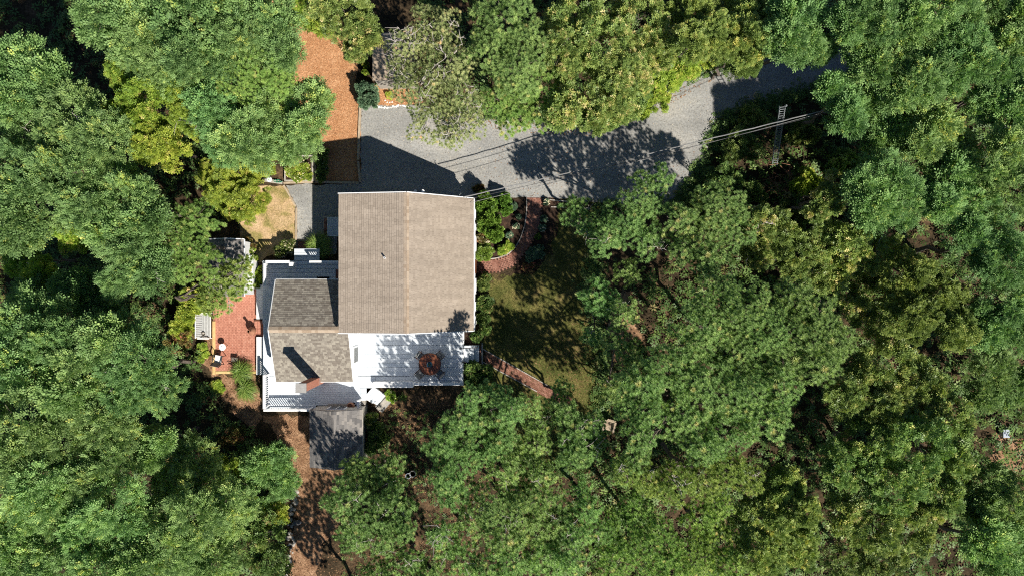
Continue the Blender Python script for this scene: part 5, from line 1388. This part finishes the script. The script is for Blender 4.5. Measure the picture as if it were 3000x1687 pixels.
 ('pine_tree','wide bluish pine below the largest pines','pine',10.4,[(1875,1275,52),(1862,1345,46,9.4),(1822,1385,40,8.8),(1835,1195,40),(1835,1130,38),(1950,1080,80),(1880,1130,70),(2060,1130,95),(2180,1150,95),(2000,1210,90),(2130,1260,90),(2250,1230,70),(2060,1310,65),(2290,1140,60),(1900,1210,45)],GP,dict(dens=1.12)),
 ('pine_tree','tall pine just below the long deck','pine',7.8,[(1385,1165,42),(1350,1230,48),(1400,1230,50),(1300,1300,62),(1400,1300,70),(1330,1370,80),(1330,1440,60),(1440,1320,45),(1300,1400,50),(1470,1285,48,7.6),(1478,1225,42,8.2),(1465,1160,40,8.5),(1500,1200,42,9.4),(1432,1150,34,7.6)],GP,dict(dens=1.0)),
 ('pine_tree','pine beside the weathered wooden chair','pine',7.6,[(1690,1260,55),(1720,1300,60),(1680,1330,55),(1660,1210,35),(1740,1240,36)],GP,dict(dead=8)),
 ('pine_tree','loose pine between the deck pine and the wooden chair','pine',7.0,[(1530,1330,55),(1480,1380,50),(1570,1300,45),(1510,1440,55),(1590,1390,45),(1620,1200,42,5.8),(1580,1250,45,6.2),(1545,1190,38,7.6),(1650,1140,34,5.4)],GP,dict(dens=0.7,dead=8)),
 ('pine_tree','wide pine in the lower middle of the picture','pine',7.8,[(1450,1490,70),(1400,1520,55),(1530,1500,70),(1600,1460,55),(1480,1570,65),(1580,1560,65),(1640,1520,55)],GP,dict(dead=8,dens=1.05)),
 ('pine_tree','narrow pine rising left of the southern clearing','pine',7.4,[(1700,1430,38),(1720,1490,48),(1690,1560,50),(1760,1560,40)],GP,dict(dead=4)),
 ('pine_tree','drooping pine with grey twigs on the bottom edge left of centre','pine',7.0,[(1310,1590,50),(1360,1640,48),(1290,1560,32)],GP,dict(dens=0.75,dead=12)),
 ('pine_tree','pine filling the bottom edge at the centre','pine',7.8,[(1500,1650,70),(1600,1640,65),(1440,1670,55),(1680,1640,50)],GP),
 ('pine_tree','long pine below the largest pines, boughs running sideways','pine_gold',9.4,[(1900,1400,60),(1980,1420,65),(2060,1400,65),(2130,1370,60),(1840,1380,45),(2190,1400,55)],GP,dict(dens=1.1,dead=8)),
 ('pine_tree','pine on the bottom edge right of centre','pine_gold',7.8,[(1840,1560,75),(1920,1600,80),(1800,1640,60),(1860,1490,50),(1960,1670,60)],GP,dict(dens=1.1)),
 ('pine_tree','pine on the bottom edge against the golden oak','pine_gold',7.8,[(2060,1520,60),(2110,1590,80),(2030,1640,70),(2140,1660,60),(2110,1480,45)],GP,dict(dens=1.1)),
 ('pine_tree','rounded pine beside the sunny dirt path south of the shed','pine',7.2,[(1010,1470,60),(1080,1530,75),(1150,1490,62),(1040,1560,55),(1180,1550,45),(1120,1580,50)],GP,dict(dead=8,dens=1.05)),
 ('pine_tree','shaded lower pine between shed and the rounded pine','pine',4.6,[(1060,1400,60),(1120,1420,60),(1140,1370,50),(1040,1370,40)],GP,dict(dens=0.9,dead=4)),
 ('pine_tree','low pine on the bottom edge beside the dirt path','pine',6.2,[(1180,1660,60),(1100,1680,45),(1250,1680,50)],GP,dict(dead=3)),
]
for i, t_ in enumerate(TREES):
    name, label, kind, ztop, lobes, grp = t_[:6]; kw = t_[6] if len(t_) > 6 else {}
    tree(name, label, kind, ztop, lobes, 300+i*7, grp, **kw)

# ------------------------------------------------------------------ shrubs, bedding plants, grasses
def shrub(name, label, kind, items, h, seed, cat='shrub', mat=None, bloom=0, hr=None, dens=1.0, group=None, rnd_bias=0.0):
    """items: (px, py, radius px) at half height"""
    lobes = []
    for px, py, rp in items:
        c = P(px, py, h*0.6); R = rp*(CAM_H-h)/FPX
        c.z = h*0.45; lobes.append((c, R*0.86, h*0.5))
    c0 = lobes[0][0]
    t = thing(name, label, cat, (c0.x, c0.y, 0.0), group)
    mb = MB(); rr = random.Random(seed)
    for c, R, H in lobes:
        for i in range(4):
            a = rr.uniform(0,6.28); limb(mb, (c.x,c.y,-0.02), c+Vector((math.cos(a)*R*0.5,math.sin(a)*R*0.5,H*0.4)), 0.02, 0.006, rr, 0.1, 3)
    mb.build('stem', MAT['bark'], t)
    crown_obj('foliage', t, lobes, kind, seed, mat=mat, dens=dens, ymin=-0.6, rnd_bias=rnd_bias)
    if bloom:
        r = np.random.default_rng(seed); ps = []
        for c, R, H in lobes:
            d = r.normal(size=(bloom,3)); d /= np.linalg.norm(d,axis=1,keepdims=True); d[:,2] = np.abs(d[:,2])
            ps.append(np.array(c) + d*np.array([R,R,H])*r.uniform(0.9,1.15,(bloom,1)))
        p = np.vstack(ps); k = 9
        p = np.repeat(p, k, 0) + r.normal(0, 0.028, (len(p)*k, 3)); n = len(p)
        d = r.normal(size=(n,3)); d[:,2] = np.abs(d[:,2])*0.5
        V, FF, rn = instance(kite(0.085,0.06), Q4, p, d, r.normal(0,.5,n), r.uniform(0.7,1.2,n), r.uniform(0,1,n))
        link('flowers', np_mesh('flowers', V-np.array(org(t)), FF, rn), MAT['bloom'], t)['kind'] = 'stuff'
    return t

shrub('garden_shrub','tall bright green shrub at the house corner by the cables','box',[(1425,610,30),(1430,650,32),(1445,680,26),(1420,580,22)],2.0,901,dens=1.0)
shrub('garden_shrub','shaded green shrub beside the tall one near the drive','box',[(1475,585,22),(1482,615,18)],1.4,902)
shrub('garden_shrub','clipped round boxwood above the brick path','box',[(1418,738,27)],1.0,903,dens=1.3)
shrub('garden_shrub','pale yellowish flowering shrub between boxwood and tall shrub','red_leaf',[(1412,700,18),(1432,700,14)],0.8,904,bloom=10)
shrub('garden_plant','small light green plant inside the bend of the brick path','vine',[(1470,732,15),(1490,722,14)],0.6,905,cat='plant')
shrub('garden_plant','small grey plant in the dark bed, close to the kerb stones','blue_leaf',[(1513,662,10)],0.4,906,cat='plant',bloom=6)
shrub('garden_plant','small pale plant in the dark bed left of the curved path','blue_leaf',[(1492,690,11)],0.4,907,cat='plant',bloom=5)
shrub('garden_plant','grey green tuft between curved path and lawn, upper one','blue_leaf',[(1594,641,11)],0.4,908,cat='plant',bloom=2)
shrub('garden_plant','pale flowering tuft between curved path and lawn, lower one','blue_leaf',[(1588,668,11)],0.4,909,cat='plant',bloom=9)
shrub('garden_plant','bright green tuft below the pale flowering one','box',[(1577,694,9)],0.4,910,cat='plant')
shrub('garden_plant','white flowering tuft at the lawn corner of the curved path','blue_leaf',[(1600,592,10)],0.4,911,cat='plant',bloom=6)
shrub('garden_plant','dim grey plant in the bed behind the kerb stones','blue_leaf',[(1520,635,10),(1505,605,12)],0.5,912,cat='plant')
shrub('juniper','spreading blue green juniper outside the path bend','blue_leaf',[(1562,742,20),(1580,746,17),(1552,758,13),(1582,728,12)],0.6,913)
shrub('garden_plant','reddish flowering plant below the juniper','red_leaf',[(1540,784,13),(1558,777,12)],0.5,914,cat='plant',rnd_bias=0.2)
shrub('garden_shrub','dark shrub against the house just below the brick path','shade_leaf',[(1412,830,22),(1425,815,14)],1.1,915)
shrub('garden_shrub','dark shrub against the house near the roof shadow','shade_leaf',[(1420,890,26),(1412,930,22)],1.3,916)
shrub('garden_shrub','dark shrub between house corner and deck stairs','shade_leaf',[(1395,985,18),(1420,965,16)],1.0,917)
shrub('garden_shrub','large dark shrub beside the deck corner below the stairs','shade_leaf',[(1390,1085,30),(1400,1115,28),(1425,1090,22),(1380,1115,20)],1.3,918,dens=1.2)
shrub('garden_shrub','flowering bush beside the grey shed roof','shade_leaf',[(1085,1230,22),(1100,1260,24)],1.2,919,bloom=10)
shrub('garden_shrub','dark green bush lower down beside the grey shed','shade_leaf',[(1100,1290,26),(1085,1310,22),(1125,1280,18)],1.1,920)
shrub('garden_plant','yellow green hosta below the white built-in bench','vine',[(1142,1155,13),(1150,1168,10)],0.5,921,cat='plant',bloom=3)
shrub('hydrangea','hydrangea with many pale blooms by the deck entrance','shade_leaf',[(840,724,20),(822,737,18),(852,714,12)],0.9,922,bloom=40)
shrub('garden_plant','bright lime hosta between deck and garden shed','vine',[(760,800,13),(766,820,12),(752,835,10),(766,785,8)],0.7,923,cat='plant',rnd_bias=0.1)
shrub('garden_plant','pale trailing plant at the shed wall','vine',[(735,735,12),(745,755,10)],0.9,924,cat='plant',bloom=5)
shrub('garden_shrub','dry brown shrub above the small garden shed','red_leaf',[(725,705,14),(740,720,10)],0.8,925,dens=0.7)
shrub('bed_plants','pale yellow flowers filling the raised bed','vine',[(855,505,18),(885,490,20),(860,475,18),(900,515,14),(870,522,12)],0.8,926,cat='flowers',bloom=14,rnd_bias=0.15)
shrub('ivy','dark ivy with white flecks in the shade beside the mulch','shade_leaf',[(942,470,16),(945,500,16),(940,525,13),(948,445,14)],0.9,927,cat='ivy',bloom=3)
shrub('garden_shrub','round grey green shrub between mulch and tan roofed shed','blue_leaf',[(1075,275,30),(1060,260,20),(1090,295,20),(1070,300,18)],1.5,928,dens=1.1)
shrub('garden_plant','lime green plant in the orange needle bed','vine',[(1141,280,10)],0.4,929,cat='plant',rnd_bias=0.25)
shrub('garden_plant','low green plants along the wall of the tan roofed shed','box',[(1110,245,9),(1130,244,9),(1150,243,9)],0.35,930,cat='plant',bloom=2)
shrub('garden_shrub','narrow yellow green shrub between mulch and shed shadow','vine',[(1072,190,10),(1070,210,9)],0.9,931)
shrub('garden_plant','low yellow green plants near the bench legs','vine',[(592,1015,14),(600,1035,12),(588,1050,10)],0.4,932,cat='plant')
shrub('garden_plant','low yellow green plant left of the ornamental grass','vine',[(635,1130,18),(645,1140,12)],0.4,933,cat='plant')
shrub('garden_shrub','grey twiggy shrub at the wood edge below the bench','red_leaf',[(520,1000,30),(545,985,22)],1.6,934,dens=0.6)
shrub('garden_shrub','brown twiggy shrub at the wood edge south of the patio','red_leaf',[(690,1275,26),(660,1290,20)],1.2,935,dens=0.5)
shrub('garden_shrub','small dark shrub on the drive edge by the house corner','red_leaf',[(1400,555,14),(1412,548,9)],0.8,936,dens=0.7)
# undergrowth bushes that stand out in the shaded eastern hollow
for k_, (px, py, rp, h, kd, lab) in enumerate([
    (2170,420,70,1.8,'shade_leaf','dark bush at the drive bend left of the ladder'),
    (2120,520,60,1.6,'shade_leaf','dark bush in the hollow right of the shaded drive'),
    (2200,340,45,1.3,'shade_leaf','low bush between drive and ladder top'),
    (2350,380,50,1.6,'shade_leaf','bush right of the ladder under the cables'),
    (2370,530,55,1.9,'vine','sunlit yellow green bush right of the ladder foot'),
    (2200,560,45,1.5,'shade_leaf','dark bush left of the brown brushwood'),
    (2470,470,50,1.8,'oak','leafy bush between ladder and feathery tree'),
    (2310,620,60,1.6,'shade_leaf','dark bush at the foot of the hollow'),
    (2050,600,60,1.6,'shade_leaf','dark bush behind the yellow green pine')]):
    shrub('undergrowth_bush', lab, kd, [(px,py,rp*0.7),(px+rp*0.5,py+rp*0.3,rp*0.5),(px-rp*0.4,py+rp*0.4,rp*0.5)], h, 950+k_, dens=0.9, group='bushes in the eastern hollow')
# heap of brown brushwood in the hollow
bp_ = P(2310,560,0.3); mb = MB(); rr = random.Random(77)
for i in range(110):
    a = rr.uniform(0,6.28); L = rr.uniform(0.5,1.5); c = bp_ + Vector((rr.gauss(0,.8),rr.gauss(0,.7),rr.uniform(0.0,.6)))
    limb(mb, c-Vector((math.cos(a),math.sin(a),0.1))*L/2, c+Vector((math.cos(a),math.sin(a),rr.uniform(-.1,.3)))*L/2, 0.018, 0.006, rr, 0.1, 2)
tag(mb.build('brushwood', MAT['terracotta']), 'tangle of reddish brown brushwood in the dark eastern hollow', 'brushwood', kind='stuff')

def grass_clump(name, label, px, py, rp, h, n, seed, lean=(0,0), mat=None):
    c = P(px, py, 0.0); R = rp*CAM_H/FPX; r = np.random.default_rng(seed)
    t = thing(name, label, 'ornamental grass', (c.x, c.y, 0))
    V = []; F = []; rn = []
    for i in range(n):
        a = r.uniform(0, 2*np.pi); out = r.uniform(0.35, 1.0)*R; hh = h*r.uniform(0.6, 1.0); w = r.uniform(0.014, 0.026)
        dx, dy = math.cos(a)*out+lean[0]*R, math.sin(a)*out+lean[1]*R; ba = r.normal(0, 0.12*R, 2); sx, sy = -math.sin(a)*w, math.cos(a)*w
        b = len(V); K = 5
        for k in range(K+1):
            f = k/K; x = ba[0]+dx*f**1.3; y = ba[1]+dy*f**1.3; z = hh*(1-(1-f)**2) - hh*0.65*f**3
            ww = 1-f*0.85
            V += [(x-sx*ww, y-sy*ww, max(z,0.01)), (x+sx*ww, y+sy*ww, max(z,0.01))]
        q = r.uniform(0, 1); rn += [q]*(2*K+2)
        for k in range(K): F.append((b+2*k, b+2*k+1, b+2*k+3, b+2*k+2))
    link('blades', np_mesh('blades', np.array(V), np.array(F), np.array(rn)), mat or MAT['blade'], t)
grass_clump('ornamental_grass','large arching grass clump half in the shade of the house',940,724,46,1.25,1100,1,lean=(0.0,0.05))
grass_clump('ornamental_grass','arching grass clump at the foot of the brick patio',712,1085,40,1.15,700,2,lean=(0.1,0.0))
grass_clump('ornamental_grass','lower arching grass clump below the patio clump',724,1130,38,1.0,650,3,lean=(0.15,-0.3))
grass_clump('ornamental_grass','spiky lily clump below the white built-in bench',1180,1162,18,0.6,60,4)

# ------------------------------------------------------------------ undergrowth of the woods
YARD = [(835,-40),(1230,-40),(1230,280),(1420,335),(1650,360),(1860,310),(2080,195),(2340,125),(2560,135),(2560,240),(2300,300),(2120,350),(2080,470),(2010,620),(1960,760),(1840,840),(1830,1010),(1800,1290),(1640,1480),(1400,1740),(830,1740),(848,1420),(780,1290),(650,1170),(600,1080),(575,900),(590,700),(660,650),(720,560),(770,460),(820,400),(830,200)]
r = np.random.default_rng(400)
def margin(label, line, n, spread, seed):
    g = np.random.default_rng(seed); a = np.array(XY(line)); d_ = np.r_[0, np.cumsum(np.linalg.norm(np.diff(a, axis=0), axis=1))]
    t_ = g.uniform(0, d_[-1], n); q = np.column_stack([np.interp(t_, d_, a[:,0]), np.interp(t_, d_, a[:,1])]) + g.normal(0, spread, (n,2))
    c_ = 0.5+0.5*np.sin(t_*2.3+seed)*np.sin(t_*0.9); k = g.random(n) < np.clip(c_+0.2, 0.1, 1); q, c_ = q[k], c_[k]; n = len(q)
    p_ = np.column_stack([q, 0.03+g.random(n)*0.35*c_]); dd = g.normal(size=(n,3)); dd[:,2] = np.abs(dd[:,2])*0.5
    V, FF, rn = instance(*SMALL, p_, dd, g.normal(0,.4,n), g.uniform(0.9,1.7,n), np.clip(g.normal(0.45,0.25,n),0,1))
    tag(link('weeds', np_mesh('weeds', V, FF, rn), MAT['shade_leaf']), label, 'weeds', kind='stuff')
margin('weeds creeping over the lower edge of the drive bend', [(2540,214),(2450,250),(2350,276),(2200,314),(2132,347),(2088,402),(2067,472),(2032,547),(1972,602),(1880,606)], 2600, 0.28, 5)
margin('weeds along the upper edge of the drive under the oaks', [(1300,316),(1420,336),(1560,348),(1700,348),(1800,336),(1890,286),(1970,246),(2080,203),(2200,158),(2330,136),(2470,128)], 2200, 0.25, 6)
margin('weeds straggling along the eastern edge of the lawn', [(1780,600),(1760,700),(1735,820),(1745,960),(1772,1060),(1765,1200),(1700,1360),(1560,1370),(1450,1290)], 2600, 0.4, 7)
margin('weeds between the mulch and the western wood', [(870,10),(835,110),(838,200),(852,330),(884,425),(942,445)], 900, 0.25, 8)
n = 70000
q = np.column_stack([r.uniform(-200,3200,n), r.uniform(-200,1890,n)])
q = q[~inside(YARD, q)]
s_ = CAM_H/FPX
xy = np.column_stack([(q[:,0]-1500)*s_, (843.5-q[:,1])*s_])
hmap = 0.5+0.5*np.sin(xy[:,0]*0.9+1)*np.sin(xy[:,1]*0.8)+0.35*np.sin(xy[:,0]*2.3)*np.cos(xy[:,1]*2.1)
keep = r.random(len(xy)) < np.clip(0.25+0.6*hmap, 0.12, 1); xy, hmap = xy[keep], hmap[keep]; n = len(xy)
p = np.column_stack([xy, 0.05 + r.random(n)*np.clip(hmap,0.1,1.2)*1.1])
d = r.normal(size=(n,3)); d[:,2] = np.abs(d[:,2])*0.5
V, FF, rn = instance(*ROSETTE, p, d, r.normal(0,.4,n), r.uniform(0.8,1.6,n), np.clip(r.normal(0.45,0.22,n),0,1))
o = link('undergrowth', np_mesh('undergrowth', V, FF, rn), MAT['shade_leaf'])
tag(o, 'low leafy undergrowth on the floor of the woods', 'undergrowth', kind='stuff')
# sparse weeds and twigs under the pines
n = 2600
q = np.column_stack([r.uniform(1000,1950,n), r.uniform(1200,1750,n)])
xy = np.column_stack([(q[:,0]-1500)*s_, (843.5-q[:,1])*s_])
p = np.column_stack([xy, 0.03+r.random(n)*0.25]); d = r.normal(size=(n,3)); d[:,2] = np.abs(d[:,2])*0.5
V, FF, rn = instance(*SMALL, p, d, r.normal(0,.4,n), r.uniform(0.8,1.4,n), np.clip(r.normal(0.4,0.25,n),0,1))
tag(link('weeds', np_mesh('weeds', V, FF, rn), MAT['shade_leaf']), 'sparse weeds on the needle floor under the pines', 'weeds', kind='stuff')
